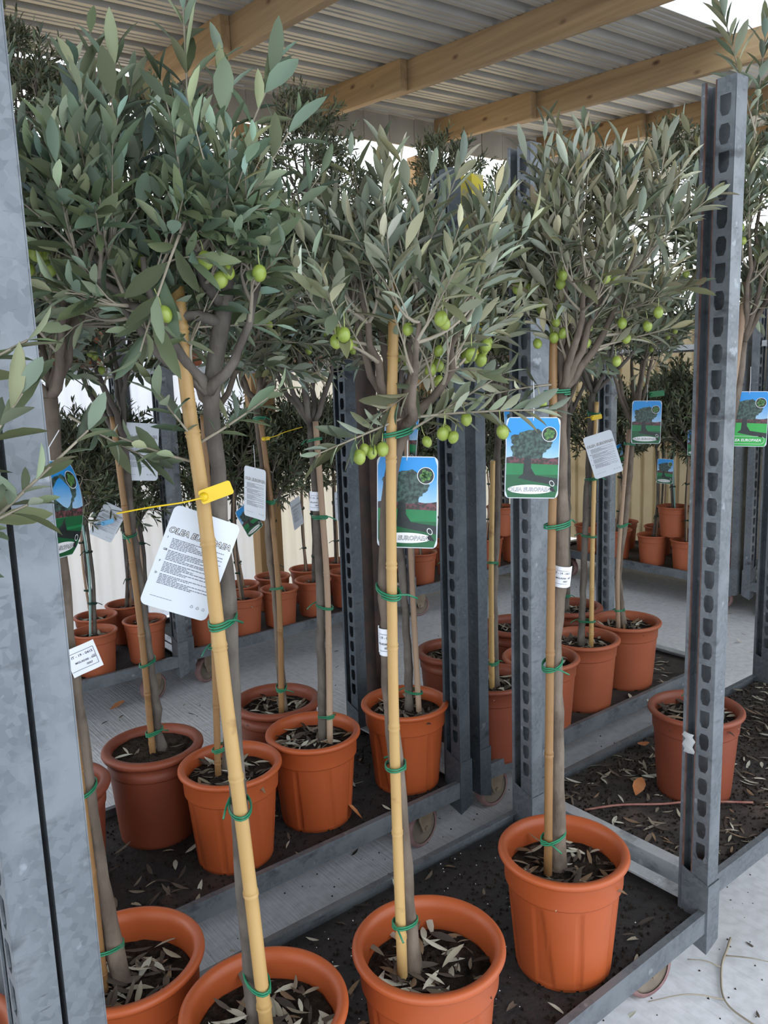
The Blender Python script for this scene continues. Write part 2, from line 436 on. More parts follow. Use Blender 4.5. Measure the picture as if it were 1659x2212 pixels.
f = MB().box((-14, -14, -.1), (26, 26, 0)).build('floor', M['concrete'])
fy = MB().box((-12, 4.60, 0), (24, 24, .012)).build('floor_warm_bounce', mat('warm_bounce_ground', (.52, .39, .22), (.62, .48, .29), rough=.9, scale=30), None); tag(fy, kind='structure')  # unseen ground, added to bounce warm light onto fascia and roof edge
tag(f, kind='structure')

ceiling = empty('ceiling'); tag(ceiling, kind='structure')
def roof_sheet(u0, u1, v0, v1, m):
    prof = []
    v = v0
    while v < v1 - 1e-6:
        for dv, dz in ((0, 0), (.030, 0), (.036, .005), (.044, .005), (.050, 0), (.070, 0), (.076, .005), (.084, .005), (.090, 0), (.120, 0), (.130, .050), (.190, .050)):
            if v + dv <= v1 + .001: prof.append((v + dv, dz))
        v += .2
    prof.append((v1, 0))
    us = np.linspace(u0, u1, 3)
    V = [(u, pv, zroof(u, pv) + dz) for u in us for pv, dz in prof]
    n = len(prof)
    F = [(i * n + j, i * n + j + 1, (i + 1) * n + j + 1, (i + 1) * n + j) for i in range(2) for j in range(n - 1)]
    b = MB().add(V, F)
    o = b.build('roof_sheet', m, ceiling)
    s = o.modifiers.new('thickness', 'SOLIDIFY'); s.thickness = .002; s.offset = 1
for v0, v1 in ((-.8, .2), (.2, 1.22), (2.22, 3.22), (3.22, 4.42)):
    roof_sheet(-3.0, 7.5, v0, v1, M['roof'])
roof_sheet(-3.0, 2.97, 1.22, 2.22, M['roof'])
roof_sheet(2.97, 7.5, 1.22, 2.22, M['skylight'])

TRIM = [0]
def timber(u0, u1, v0, v1, depth, top=0.0, m='wood'):
    TRIM[0] += 1
    V = []
    for dz in (-depth, 0):
        for u, v in ((u0, v0), (u1, v0), (u1, v1), (u0, v1)):
            V.append((u, v, zroof(u, v) - .001 + top + dz))
    o = MB().add(V, [(3,2,1,0),(4,5,6,7),(0,1,5,4),(1,2,6,5),(2,3,7,6),(3,0,4,7)]).build('trim_%d' % TRIM[0], M[m], bevel=.003)
    tag(o, kind='structure')
for i, pu in enumerate((-1.25, -.2, .85, 1.9, 2.95, 4.0, 5.05, 6.1)):
    timber(pu, pu + .047, -.8, 3.62, .15)          # long purlin
    timber(pu - .048, pu - .001, 3.40 + .03 * (i % 3), 4.33, .155)   # lapped end piece on the wall beam
# fascia boards above the opening in the back wall
fas = empty('trim_40'); tag(fas, kind='structure')
u = -2.0
rng = random.Random(3)
k = 0
while u < 6.4:
    w = .215
    zt = zroof(u, 4.37) - .004; zb = 2.825 + .035 * (u - 1.2) + rng.uniform(-.004, .004)
    y0 = 4.36 + rng.uniform(0, .006)
    if u < 1.75: zt -= .035                            # a slit of daylight under the sheet
    b = MB().box((u, y0, zb), (u + w - .004, y0 + .018, zt)).build('fascia_board', M['fascia'], fas, bevel=.002)
    u += w; k += 1

# back wall of corrugated plastic sheets between timber posts
wall = empty('wall_back'); tag(wall, kind='structure')
def corr_sheet(name, u0, u1, v, z0, z1, m, parent, pitch=.076, amp=.009, axis='u', step=8):
    n = max(8, int((u1 - u0) / pitch * step))
    us = np.linspace(u0, u1, n + 1)
    V = []
    for z in (z0, z1):
        for q in us:
            d = amp * math.sin(2 * math.pi * q / pitch)
            V.append((q, v + d, z) if axis == 'u' else (v + d, q, z))
    F = [(i, i + 1, n + 2 + i, n + 1 + i) for i in range(n)]
    return MB().add(V, F).build(name, m, parent, smooth=True)
u = -1.6
k = 0
while u < 5.1:
    u1 = min(u + .82, 5.12)
    corr_sheet('wall_sheet', u, u1 + .03, 4.42 + .006 * (k % 2), .03, 1.80, M['clear_sheet'] if u < 2.1 else M['milky_sheet'], wall)
    u += .82; k += 1
for pu in (-.9, .55, 2.40, 3.75, 5.08):
    TRIM[0] += 1
    o = MB().box((pu, 4.30, 0), (pu + (.16 if pu == 2.40 else .09), 4.39, 2.84)).build('trim_%d' % TRIM[0], M['wood_post'], bevel=.003)
    tag(o, kind='structure')
TRIM[0] += 1
o = MB().box((-1.6, 4.435, 1.72), (5.12, 4.48, 1.80)).build('trim_%d' % TRIM[0], M['wood'], bevel=.003); tag(o, kind='structure')
# right wall: cream box-profile cladding
wall_r = empty('wall_right'); tag(wall_r, kind='structure')
v = -1.0; k = 0
while v < 4.35:
    v1 = min(v + .62, 4.42)
    prof = []
    q = v
    while q < v1:
        for d, o_ in ((0, 0), (.055, 0), (.065, .02), (.085, .02), (.095, 0)):
            if q + d <= v1: prof.append((q + d, o_))
        q += .103
    n = len(prof)
    V = [(5.20 + .004 * (k % 2) + o_, a, z) for z in (.03, 1.74) for a, o_ in prof]
    MB().add(V, [(i, i + 1, n + i + 1, n + i) for i in range(n - 1)]).build('cladding_sheet', M['cream'], wall_r)
    v += .60; k += 1

# ================================================================== TROLLEYS
import bmesh
PU, PV = .038, .068     # post section
def post_mesh(side, z0=.115, z1=1.9):
    """slotted C-section; slotted face towards the inside (local -x for the right end)"""
    V = []; F = []
    def quad(a, b, za, zb):
        i = len(V); V.extend([(a[0], a[1], za), (b[0], b[1], za), (b[0], b[1], zb), (a[0], a[1], zb)]); F.append((i, i+1, i+2, i+3))
    path = [(0, 0), (0, PV), (-PU, PV), (-PU, .060)]
    for a, b in zip(path[:-1], path[1:]): quad(a, b, z0, z1)
    quad((-PU, 0), (0, 0), z0, z1)
    w = .038; hw = .011; pitch = .0505; hh = .0185
    z = z0; zs = .31
    quad((-PU, w), (-PU, 0), z0, zs)
    z = zs; k = 0
    while z + pitch < z1 - .01:
        yc = w * .52; zc = z + pitch / 2
        outer = [(w, z), (w * .67, z), (w * .33, z), (0, z), (0, z + pitch * .33), (0, z + pitch * .67), (0, z + pitch), (w * .33, z + pitch), (w * .67, z + pitch), (w, z + pitch), (w, z + pitch * .67), (w, z + pitch * .33)]
        top = zc + hh; bot = zc - hh
        if k % 2: tops = [(-hw, top - .009), (-hw * .6, top - .001), (hw * .6, top - .001), (hw, top - .009)]
        else: tops = [(-hw, top - .003), (-hw * .95, top), (hw * .95, top), (hw, top - .003)]
        inner = [(yc + hw, bot + .011), (yc + hw * .55, bot), (yc - hw * .55, bot), (yc - hw, bot + .011), (yc - hw, zc - .003), (yc - hw, zc + .004),
                 (yc + tops[0][0], tops[0][1]), (yc + tops[1][0], tops[1][1]), (yc + tops[2][0], tops[2][1]), (yc + tops[3][0], tops[3][1]), (yc + hw, zc + .004), (yc + hw, zc - .003)]
        i = len(V)
        V.extend([(-PU, a, b) for a, b in outer]); V.extend([(-PU, a, b) for a, b in inner])
        for j in range(12):
            j2 = (j + 1) % 12
            F.append((i + j, i + j2, i + 12 + j2, i + 12 + j))
        z += pitch; k += 1
    quad((-PU, w), (-PU, 0), z, z1)
    if side == 'L':
        V = [(-x, y, z_) for x, y, z_ in V]
    me = bpy.data.meshes.new('post')
    me.from_pydata(V, [], F)
    bm = bmesh.new(); bm.from_mesh(me)
    bmesh.ops.remove_doubles(bm, verts=bm.verts, dist=1e-5)
    bmesh.ops.recalc_face_normals(bm, faces=bm.faces)
    bm.to_mesh(me); bm.free()
    return me
POST = {s: post_mesh(s) for s in 'LR'}
def sleeve_mesh(side):
    g = .0035
    path = [(-PU - g, PV + g - .012), (-PU - g, -g), (g, -g), (g, PV + g), (-PU * .3, PV + g)]
    V = []; F = []
    zb = [.118, .100, .118, .118, .118]; zt = [.285, .262, .262, .262, .262]
    for (x, y), a, b in zip(path, zb, zt): V.extend([(x, y, a), (x, y, b)])
    for i in range(len(path) - 1): F.append((2*i, 2*i+2, 2*i+3, 2*i+1))
    if side == 'L': V = [(-x, y, z) for x, y, z in V]
    me = bpy.data.meshes.new('post_socket'); me.from_pydata(V, [], F); me.update()
    return me
SLEEVE = {s: sleeve_mesh(s) for s in 'LR'}

def wheel_mesh():
    b = MB()
    n = 28
    def ring(prof, m):
        V = []; F = []
        k = len(prof)
        for i in range(n):
            a = 2 * math.pi * i / n
            for r, y in prof: V.append((r * math.cos(a), y, r * math.sin(a)))
        for i in range(n):
            for j in range(k - 1):
                F.append((i*k + j, ((i+1) % n)*k + j, ((i+1) % n)*k + j + 1, i*k + j + 1))
        b.add(V, F, m)
    ring([(.050, -.016), (.056, -.0175), (.062, -.013), (.0625, 0), (.062, .013), (.056, .0175), (.050, .016)], 0)
    ring([(.0005, -.016), (.010, -.017), (.014, -.016), (.016, -.010), (.030, -.009), (.032, -.012), (.046, -.012), (.0505, -.014), (.0505, .014), (.046, .012), (.030, .009), (.016, .010), (.014, .016), (.0005, .016)], 1)
    me = bpy.data.meshes.new('wheel'); me.from_pydata(b.V, [], b.F)
    me.polygons.foreach_set('material_index', np.array(b.M, dtype=np.int32)); me.polygons.foreach_set('use_smooth', np.ones(len(b.F), bool))
    me.materials.append(M['tyre']); me.materials.append(M['hub']); me.update()
    return me
WHEEL = wheel_mesh()
def fork_mesh():
    b = MB()
    b.box((-.045, -.035, .150), (.045, .035, .156))
    b.extrude([(-.030, .150), (.022, .150), (-.004 + .03, .095), (-.026 + .035, .052), (-.022, .052 + .004), (-.034, .10)], -.025, -.021)
    b.extrude([(-.030, .150), (.022, .150), (-.004 + .03, .095), (-.026 + .035, .052), (-.022, .052 + .004), (-.034, .10)], .021, .025)
    V, F = tube_np([(-.003, -.030, .0625), (-.003, .030, .0625)], .007, 8); b.add(V, F)
    me = bpy.data.meshes.new('caster_fork'); me.from_pydata(b.V, [], b.F); me.materials.append(M['fork']); me.update()
    return me
FORK = fork_mesh()
TL, TW = 1.35, .565
def rail_mesh(l):
    b = MB()
    o = [(0, .150), (0, .2), (.016, .2), (.016, .195), (.004, .195), (.004, .155), (.014, .155), (.014, .150)]
    b.extrude([(y, z) for y, z in o], 0, l, axis=0)
    me = bpy.data.meshes.new('side_rail'); me.from_pydata(b.V, [], b.F); me.materials.append(M['galv']); me.update()
    return me
RAIL = rail_mesh(TL - 2 * PU - .008)
def end_mesh():
    b = MB()
    b.extrude([(0, .150), (0, .202), (-.036, .202), (-.036, .197), (-.004, .197), (-.004, .150)], 0, TW - 2 * .07, axis=1)
    me = bpy.data.meshes.new('end_rail'); me.from_pydata(b.V, [], b.F); me.materials.append(M['galv_light']); me.update()
    return me
ENDR = end_mesh()
DECK = {}
def trolley(label, u0, v0, rotz=0.0, deck='deck', posts=(1, 1, 1, 1), post_mats=None, shelf=None, casters=(1, 1, 1, 1), yaw=0.0):
    t = empty('plant_trolley', (u0, v0, 0), rotz + yaw)
    tag(t, label, 'trolley', 'galvanised plant trolleys')
    if deck not in DECK:
        DECK[deck] = MB().box((.008, .018, .162), (TL - .008, TW - .018, .178)).build('deck', M[deck], t).data
    else:
        obj('deck', DECK[deck], t)
    obj('side_rail', RAIL, t, (PU + .004, 0, 0))
    r = obj('side_rail', RAIL, t, (TL - PU - .004, TW, 0)); r.rotation_euler.z = math.pi
    obj('end_rail', ENDR, t, (TL, .07, 0))
    e = obj('end_rail', ENDR, t, (0, TW - .07, 0)); e.rotation_euler.z = math.pi
    post_mats = post_mats or {}
    for i, (side, x, y) in enumerate((('L', 0, 0), ('R', TL, 0), ('L', 0, TW - PV), ('R', TL, TW - PV))):
        if not posts[i]: continue
        pm = post_mats.get(i, 'galv')
        me = POST[side]
        if not me.materials: me.materials.append(M['galv'])
        p = obj('post', me, t, (x, y, 0))
        if pm != 'galv':
            p.material_slots[0].link = 'OBJECT'; p.material_slots[0].material = M[pm]
        s = p.modifiers.new('thickness', 'SOLIDIFY'); s.thickness = .0025; s.offset = 0
        sm = SLEEVE[side]
        if not sm.materials: sm.materials.append(M['galv'])
        q = obj('post_socket', sm, t, (x, y, 0))
        s = q.modifiers.new('thickness', 'SOLIDIFY'); s.thickness = .0025; s.offset = 0
        if pm == 'galv_dull' or pm == 'rust':
            q.material_slots[0].link = 'OBJECT'; q.material_slots[0].material = M['galv_dull']
    rr = random.Random(hash(label) % 1000 if False else int(abs(u0 * 977 + v0 * 331)))
    for i, (x, y) in enumerate(((.13, .085), (TL - .13, .085), (.13, TW - .085), (TL - .13, TW - .085))):
        if not casters[i]: continue
        f_ = obj('caster_fork', FORK, t, (x, y, 0))
        f_.rotation_euler.z = rr.choice((0, math.pi)) + rr.uniform(-.35, .35)
        w = obj('wheel', WHEEL, f_, (-.003, 0, .0625))
    if shelf:
        for z in shelf:
            b = MB().box((.05, .01, z - .02), (TL - .05, TW - .01, z - .006))
            b.box((.05, .006, z - .03), (TL - .05, .01, z), 1); b.box((.05, TW - .01, z - .03), (TL - .05, TW - .006, z), 1)
            b.box((.046, .006, z - .03), (.05, TW - .006, z), 1); b.box((TL - .05, .006, z - .03), (TL - .046, TW - .006, z), 1)
            b.build('shelf', [M['deck_dry'], M['galv_light']], t)
    return t
T1 = trolley('galvanised trolley nearest the camera with a dark wet deck and the front orange pots', .191, .823)
T0 = trolley('galvanised trolley at the left edge, its plain post pressed against the nearest one', -1.167, .822, posts=(0, 1, 0, 0), casters=(0, 0, 0, 1))
T2 = trolley('middle trolley left of the twin posts, loaded with orange and dark pots', .189, 1.59, post_mats={1: 'galv_dull', 3: 'galv_dull'}, posts=(0, 1, 0, 1))
T3 = trolley('middle trolley right of the twin posts, crowded with brownish pots', 1.60, 1.609, post_mats={0: 'galv_dull', 2: 'rust'}, deck='deck_dry')
T4 = trolley('right-hand trolley whose bare deck is strewn with dead leaves and one pot', 1.60, .878, deck='deck_dry', posts=(0, 1, 1, 1))
T5 = trolley('far trolley at the left in front of the clear sheeting', .045, 3.213, shelf=(1.45,))
T6 = trolley('far trolley in the middle of the back row beside the wooden post', 1.405, 3.255, shelf=(1.45,))
T7 = trolley('far trolley at the right end of the back row', 2.80, 3.35, shelf=(1.45,))
T9 = trolley('far trolley standing crosswise before the cream cladding, with stacked pots', 4.19, 3.54, rotz=-math.pi / 2, shelf=(1.50,), deck='deck_dry')
T10 = trolley('far crosswise trolley half hidden at the right edge', 4.20, 2.16, rotz=-math.pi / 2, shelf=(1.50,), deck='deck_dry')
# yellow paint on the upper part of one post
yp = MB().box((-.0015, -.0035, 1.42), (PU + .0015, -.0015, 1.90)); yp.box((-.0035, -.0035, 1.42), (-.0015, PV, 1.90))
yp.build('yellow_marking', M['yellow_paint'], T3)
for y_ in (.0375, .0585):
    MB().box((TL - PU - .0022, y_, .27), (TL - PU + .002, y_ + .0022, 1.899)).build('rusty_edge', M['rust_edge'], T1)

# ================================================================== POTS AND SOIL
def pot_mesh(r, h, kind, n, m):
    rb = r * (.735 if kind == 'panel' else .76)
    zb = .74 * h if kind == 'panel' else .76 * h
    prof = []   # (radius, z, panel weight)
    for q in (0, .0169, .04, .08, .2, .4, .6, .8, .93, .985):
        z = q * zb
        prof.append((rb + (r * .90 - rb) * (z / h) ** .95, z, 1.0 if .03 < q < .97 else 0.0))
    rz = lambda z: rb + (r * .90 - rb) * (z / h) ** .95
    step = .0055 if kind == 'panel' else .003
    prof += [(rz(zb) - .0003, zb - .0006, 0), (rz(zb) + .0005, zb, 0), (rz(zb) + step, zb + .0012, 0), (rz(zb) + step + .0002, zb + .004, 0), (rz(zb) + step + .002, h * .93, 0)]
    bead = r * (.062 if kind != 'thick' else .085)
    c = (r - bead, h - bead)
    for a in np.linspace(-1.9, 1.57, 7): prof.append((c[0] + bead * math.cos(a) * (1 if a > -1.57 else .6), c[1] + bead * math.sin(a), 0))
    prof += [(r - 2 * bead - .001, h - .003, 0), (r - 2 * bead - .004, h - .02, 0), (rz(h * .6) - .006, h * .62, 0)]
    V = []
    k = len(prof)
    for i in range(n):
        a = 2 * math.pi * i / n
        for rr, z, w in prof:
            if kind == 'panel' and w:
                fr = math.degrees(a) % 45.0
                wedge = 3.0 + 11.0 * (1 - z / h) * (.4 + .6 * ((int(math.degrees(a) / 45) * 7) % 3))
                if fr < wedge: rr -= .0032 * w
            V.append((rr * math.cos(a), rr * math.sin(a), z))
    F = []
    for i in range(n):
        for j in range(k - 1):
            if j == 0 and kind != 'thick' and (i % (n // 8)) in (0, 1): continue
            i2 = (i + 1) % n
            F.append((i * k + j, i2 * k + j, i2 * k + j + 1, i * k + j + 1))
    V.append((0, 0, .012)); ci = len(V) - 1
    base = [j for j in range(n)]
    for i in range(n): F.append((i * k + 1, ci, ((i + 1) % n) * k + 1))
    b = MB().add(V, F)
    me = bpy.data.meshes.new('pot'); me.from_pydata(b.V, [], b.F); me.polygons.foreach_set('use_smooth', np.ones(len(b.F), bool))
    me.materials.append(m); me.update()
    for p_ in me.polygons: pass
    return me

def soil_mesh(r, z, seed, n=40, rings=12, amp=.006, m='soil'):
    rg = np.random.default_rng(seed)
    V = [(0, 0, z + amp)]; F = []
    for j in range(1, rings + 1):
        rr = r * j / rings
        for i in range(n):
            a = 2 * math.pi * i / n
            V.append((rr * math.cos(a), rr * math.sin(a), z + rg.normal(0, amp * .45) * (1 if j < rings else .3) + amp * (1 - j / rings)))
    for i in range(n): F.append((0, 1 + i, 1 + (i + 1) % n))
    for j in range(rings - 1):
        for i in range(n):
            a = 1 + j * n + i; b_ = 1 + j * n + (i + 1) % n
            F.append((a, a + n, b_ + n, b_))
    me = bpy.data.meshes.new('soil'); me.from_pydata(V, [], F); me.polygons.foreach_set('use_smooth', np.ones(len(F), bool))
    me.materials.append(M[m]); me.update()
    return me

# ================================================================== LEAVES
def leaf_template(stations, widths, fold=.10, curl=.10, thick=.006):
    """unit leaf along +y; returns top+bottom vertices and triangles (first half top, second half underside)"""
    V = []; rows = []
    for t_, w in zip(stations, widths):
        z = -curl * t_ * t_
        if w == 0: rows.append([len(V)]); V.append((0, t_, z))
        else:
            rows.append([len(V), len(V) + 1, len(V) + 2])
            V += [(-w, t_, z + fold * w), (0, t_, z), (w, t_, z + fold * w)]
    F = []
    for a, b in zip(rows[:-1], rows[1:]):
        if len(a) == 1: F += [(a[0], b[1], b[0]), (a[0], b[2], b[1])]
        elif len(b) == 1: F += [(a[0], a[1], b[0]), (a[1], a[2], b[0])]
        else: F += [(a[0], a[1], b[1]), (a[0], b[1], b[0]), (a[1], a[2], b[2]), (a[1], b[2], b[1])]
    V = np.array(V, float); F = np.array(F)
    nv = len(V)
    V2 = V.copy(); V2[:, 2] -= thick
    return np.vstack([V, V2]), np.vstack([F, F[:, ::-1] + nv])
LT_HI = [leaf_template((0, .14, .36, .62, .86, 1), (0, .45, .95, 1.0, .55, 0), fold=fo, curl=cu_) for fo, cu_ in ((.35, .08), (.25, .22), (.45, -.10), (.15, .14))]
LT_LO = leaf_template((0, .3, .7, 1), (0, .9, .85, 0), fold=.3, curl=.10)

def leaf_tint(rg, n, base=(1, 1, 1), var=.30):
    b = np.exp(rg.normal(0, var, n))[:, None]
    hue = rg.normal(0, .09, n)[:, None]
    c = np.ones((n, 3)) * b * np.array(base)
    c[:, 0:1] *= np.exp(hue); c[:, 2:3] *= np.exp(-hue * .8 + rg.normal(0, .08, (n, 1)))
    return np.clip(c, .25, 3)

def leaves_mesh(name, tpl, pos, ydir, nrm, length, width, tint, mats):
    Vt, Ft = tpl
    y = ydir / (np.linalg.norm(ydir, axis=1)[:, None] + 1e-9)
    z = nrm - y * np.sum(nrm * y, axis=1)[:, None]; z /= np.linalg.norm(z, axis=1)[:, None] + 1e-9
    x = np.cross(y, z)
    V = (pos[:, None] + Vt[None, :, 0:1] * (x * width[:, None])[:, None] + Vt[None, :, 1:2] * (y * length[:, None])[:, None] + Vt[None, :, 2:3] * (z * (length * 1.0)[:, None] * 1.0)[:, None])
    nv = len(Vt); n = len(pos)
    # fold is given in half-widths: rescale its part
    F = (np.arange(n)[:, None, None] * nv + Ft[None]).reshape(-1, 3)
    midx = np.tile(np.concatenate([np.zeros(len(Ft) // 2), np.ones(len(Ft) // 2)]), n)
    tn = np.repeat(np.concatenate([tint, np.ones((n, 1))], 1), nv, axis=0)
    return mesh_np(name, V.reshape(-1, 3), [F], mats, midx, True, tn)

def rescale_tpl(tpl, ratio):
    """fold heights are in half-widths; turn them into fractions of the leaf length"""
    V, F = tpl
    V = V.copy()
    return V, F
LEAF_RATIO = .115
def mk_tpl(fold, curl, hi):
    st, wd = ((0, .14, .36, .62, .86, 1), (0, .45, .95, 1.0, .55, 0)) if hi else ((0, .3, .7, 1), (0, .9, .85, 0))
    return leaf_template(st, wd, fold=fold * LEAF_RATIO, curl=curl, thick=.004)
LT_HI = [mk_tpl(.45, .10, 1), mk_tpl(.35, .24, 1), mk_tpl(.55, -.08, 1), mk_tpl(.2, .16, 1)]
LT_LO = [mk_tpl(.4, .12, 0), mk_tpl(.4, -.06, 0)]

def unit(a): return a / (np.linalg.norm(a, axis=-1, keepdims=True) + 1e-9)

def grow(seed, fork, c, R, nl=7, ns=46, tw=5, twl=.11, spacing=.019, upb=.45, trunk_top=None, zcut=None):
    """branches of an olive crown: main limbs, side branches and leafy twigs that fill the ellipsoid (c, R)"""
    rg = np.random.default_rng(seed)
    fork = np.asarray(fork, float); c = np.asarray(c, float); R = np.array([R[0], R[0], R[1]])
    limbs = []
    for i in range(nl):
        a = 2 * math.pi * (i + rg.uniform(-.3, .3)) / nl
        el = rg.uniform(-.25, 1.25) if i else 1.3
        d = np.array([math.cos(a) * math.cos(el), math.sin(a) * math.cos(el), math.sin(el)])
        tgt = c + d * R * rg.uniform(.5, .72)
        st = fork.copy()
        if trunk_top is not None and i % 2 == 0: st = fork + (np.asarray(trunk_top) - fork) * rg.uniform(.4, 1)
        v = tgt - st
        ctl = st + v * np.array([.62, .62, .36]) + rg.normal(0, .012, 3)
        t_ = np.linspace(0, 1, 9)[:, None]
        P = (1 - t_) ** 2 * st + 2 * t_ * (1 - t_) * ctl + t_ ** 2 * tgt
        P[1:-1] += rg.normal(0, .0035, (7, 3))
        limbs.append((P, np.linspace(.0085, .0034, 9)))
    LP = np.vstack([P[2:] for P, _ in limbs])
    # side branches
    d = unit(rg.normal(0, 1, (ns, 3)) + np.array([0, 0, .25]))
    tg = c + d * R * rg.uniform(.45, .92, (ns, 1)) 
    if zcut is not None: tg[:, 2] = np.maximum(tg[:, 2], zcut)
    D2 = np.linalg.norm(LP[None] - (tg - np.array([0, 0, .05]))[:, None], axis=2)
    st = LP[np.argmin(D2, axis=1)]
    v = tg - st
    ctl = st + v * np.array([.6, .6, .4]) + rg.normal(0, .01, (ns, 3))
    t_ = np.linspace(0, 1, 6)[None, :, None]
    SP = (1 - t_) ** 2 * st[:, None] + 2 * t_ * (1 - t_) * ctl[:, None] + t_ ** 2 * tg[:, None]
    SR = np.tile(np.linspace(.0032, .0014, 6), (ns, 1))
    # twigs
    nt_ = ns * tw
    si = np.repeat(np.arange(ns), tw)
    tt = rg.uniform(.35, 1.0, nt_); tt[::tw] = 1.0
    f_ = tt * 5; i0 = np.minimum(f_.astype(int), 4); fr = (f_ - i0)[:, None]
    TS = SP[si, i0] * (1 - fr) + SP[si, i0 + 1] * fr
    sd = unit(SP[si, i0 + 1] - SP[si, i0])
    outw = unit((TS - c) / R)
    TD = unit(sd * .55 + outw * .45 + np.array([0, 0, upb]) + rg.normal(0, .42, (nt_, 3)))
    TLn = twl * rg.uniform(.55, 1.35, nt_)
    bend = rg.normal(.015, .02, nt_)
    return dict(limbs=limbs, SP=SP, SR=SR, TS=TS, TD=TD, TL=TLn, bend=bend, rg=rg, spacing=spacing, c=c, R=R)

def twig_nodes(g, extra=None):
    rg = g['rg']
    TS, TD, TLn, bend = g['TS'], g['TD'], g['TL'], g['bend']
    ll = np.ones(len(TS))
    if extra:
        es = np.array([e[0] for e in extra], float); ee = np.array([e[1] for e in extra], float)
        TS = np.vstack([TS, es]); d = ee - es; L = np.linalg.norm(d, axis=1)
        TD = np.vstack([TD, d / L[:, None]]); TLn = np.concatenate([TLn, L]); bend = np.concatenate([bend, [e[3] for e in extra]])
        ll = np.concatenate([ll, [e[2] for e in extra]])
    up_ = np.array([0, 0, 1.0])
    def at(i, t): return TS[i] + TD[i] * (TLn[i] * t)[:, None] + up_ * (bend[i] * t * t)[:, None]
    # tubes
    k = 4
    tk = np.linspace(0, 1, k)
    P = TS[:, None] + TD[:, None] * (TLn[:, None, None] * tk[None, :, None]) + up_ * (bend[:, None, None] * (tk ** 2)[None, :, None])
    Rr = np.linspace(1, .45, k)[None] * np.where(np.arange(len(TS)) < len(g['TS']), .0016, .0024)[:, None]
    # nodes
    cnt = np.maximum(3, (TLn / (g['spacing'] * np.sqrt(ll))).astype(int))
    idx = np.repeat(np.arange(len(TS)), cnt)
    within = np.arange(len(idx)) - np.repeat(np.cumsum(cnt) - cnt, cnt)
    t = .12 + .88 * (within + 1) / cnt[idx]
    pos = at(idx, t)
    tang = unit(TD[idx] * TLn[idx][:, None] + up_ * (2 * bend[idx] * t)[:, None])
    a = np.where(np.abs(tang[:, 2:3]) < .92, up_[None], np.array([[1.0, 0, 0]]))
    s1 = unit(np.cross(tang, a)); s2 = np.cross(tang, s1)
    ph = (within % 2) * (math.pi / 2) + rg.uniform(-.35, .35, len(idx)) + (idx * 1.7)
    out = []
    for sgn in (0, math.pi):
        s = s1 * np.cos(ph + sgn)[:, None] + s2 * np.sin(ph + sgn)[:, None]
        tip = t[:, None] ** 2
        ydir = unit(tang * (.75 + .75 * tip) + s * (.95 - .35 * tip) + rg.normal(0, .16, s.shape))
        nrm = unit(tang * .9 - s * .35 + up_ * .5 + rg.normal(0, .3, s.shape))
        keep = rg.uniform(0, 1, len(idx)) < .93
        out.append((pos[keep], ydir[keep], nrm[keep], ll[idx][keep], t[keep]))
    pos, ydir, nrm, lscale, tt = [np.concatenate(x) for x in zip(*out)]
    return P, Rr, pos, ydir, nrm, lscale, tt

OLIVE = {}
def olive_mesh(m):
    if m in OLIVE: return OLIVE[m]
    V = []; F = []; n = 12; k = 8
    V.append((0, 0, .0105)); 
    for j in range(1, k):
        a = math.pi * j / k
        for i in range(n):
            b = 2 * math.pi * i / n
            V.append((.0088 * math.sin(a) * math.cos(b), .0088 * math.sin(a) * math.sin(b), .0105 * math.cos(a)))
    V.append((0, 0, -.0112)); e = len(V) - 1
    for i in range(n): F.append((0, 1 + i, 1 + (i + 1) % n)); F.append((e, 1 + (k - 2) * n + (i + 1) % n, 1 + (k - 2) * n + i))
    for j in range(k - 2):
        for i in range(n): F.append((1 + j*n + i, 1 + (j+1)*n + i, 1 + (j+1)*n + (i+1) % n, 1 + j*n + (i+1) % n))
    V2, F2 = tube_np([(0, 0, .009), (.001, .001, .018), (.003, 0, .030)], [.0009, .0007, .0006], 5)
    b = MB().add(V, F, 0).add(V2, F2, 1)
    me = bpy.data.meshes.new('olive'); me.from_pydata(b.V, [], b.F); me.polygons.foreach_set('use_smooth', np.ones(len(b.F), bool))
    me.polygons.foreach_set('material_index', np.array(b.M, dtype=np.int32))
    me.materials.append(M[m]); me.materials.append(M['stalk']); me.update()
    OLIVE[m] = me
    return me

def tie_path(centers, r, turns=2.2, dz=.004, tail=.03, seed=0):
    """wire wound round trunk and cane, with loose ends"""
    rg = random.Random(seed)
    c = np.mean(centers, axis=0)
    d = np.array(centers[-1]) - np.array(centers[0]); d[2] = 0
    hl = np.linalg.norm(d) / 2
    e = d / (np.linalg.norm(d) + 1e-9) if hl > 1e-4 else np.array([1.0, 0, 0])
    f_ = np.array([-e[1], e[0], 0])
    pts = []
    n = int(16 * turns)
    a0 = rg.uniform(0, 6.28)
    tilt = rg.uniform(-.25, .25)
    for i in range(n + 1):
        a = a0 + 2 * math.pi * i / 16
        x = (hl + r) * math.cos(a); y = r * math.sin(a) * 1.05
        pts.append(c + e * x + f_ * y + np.array([0, 0, dz * (i / 16) - dz * turns / 2 + tilt * x]))
    t0 = pts[-1] - pts[-2]; t0 = t0 / np.linalg.norm(t0)
    pts.append(pts[-1] + t0 * tail * .5 + np.array([0, 0, -.004])); pts.append(pts[-1] + t0 * tail * .5 + np.array([0, 0, -.010]))
    return np.array(pts)

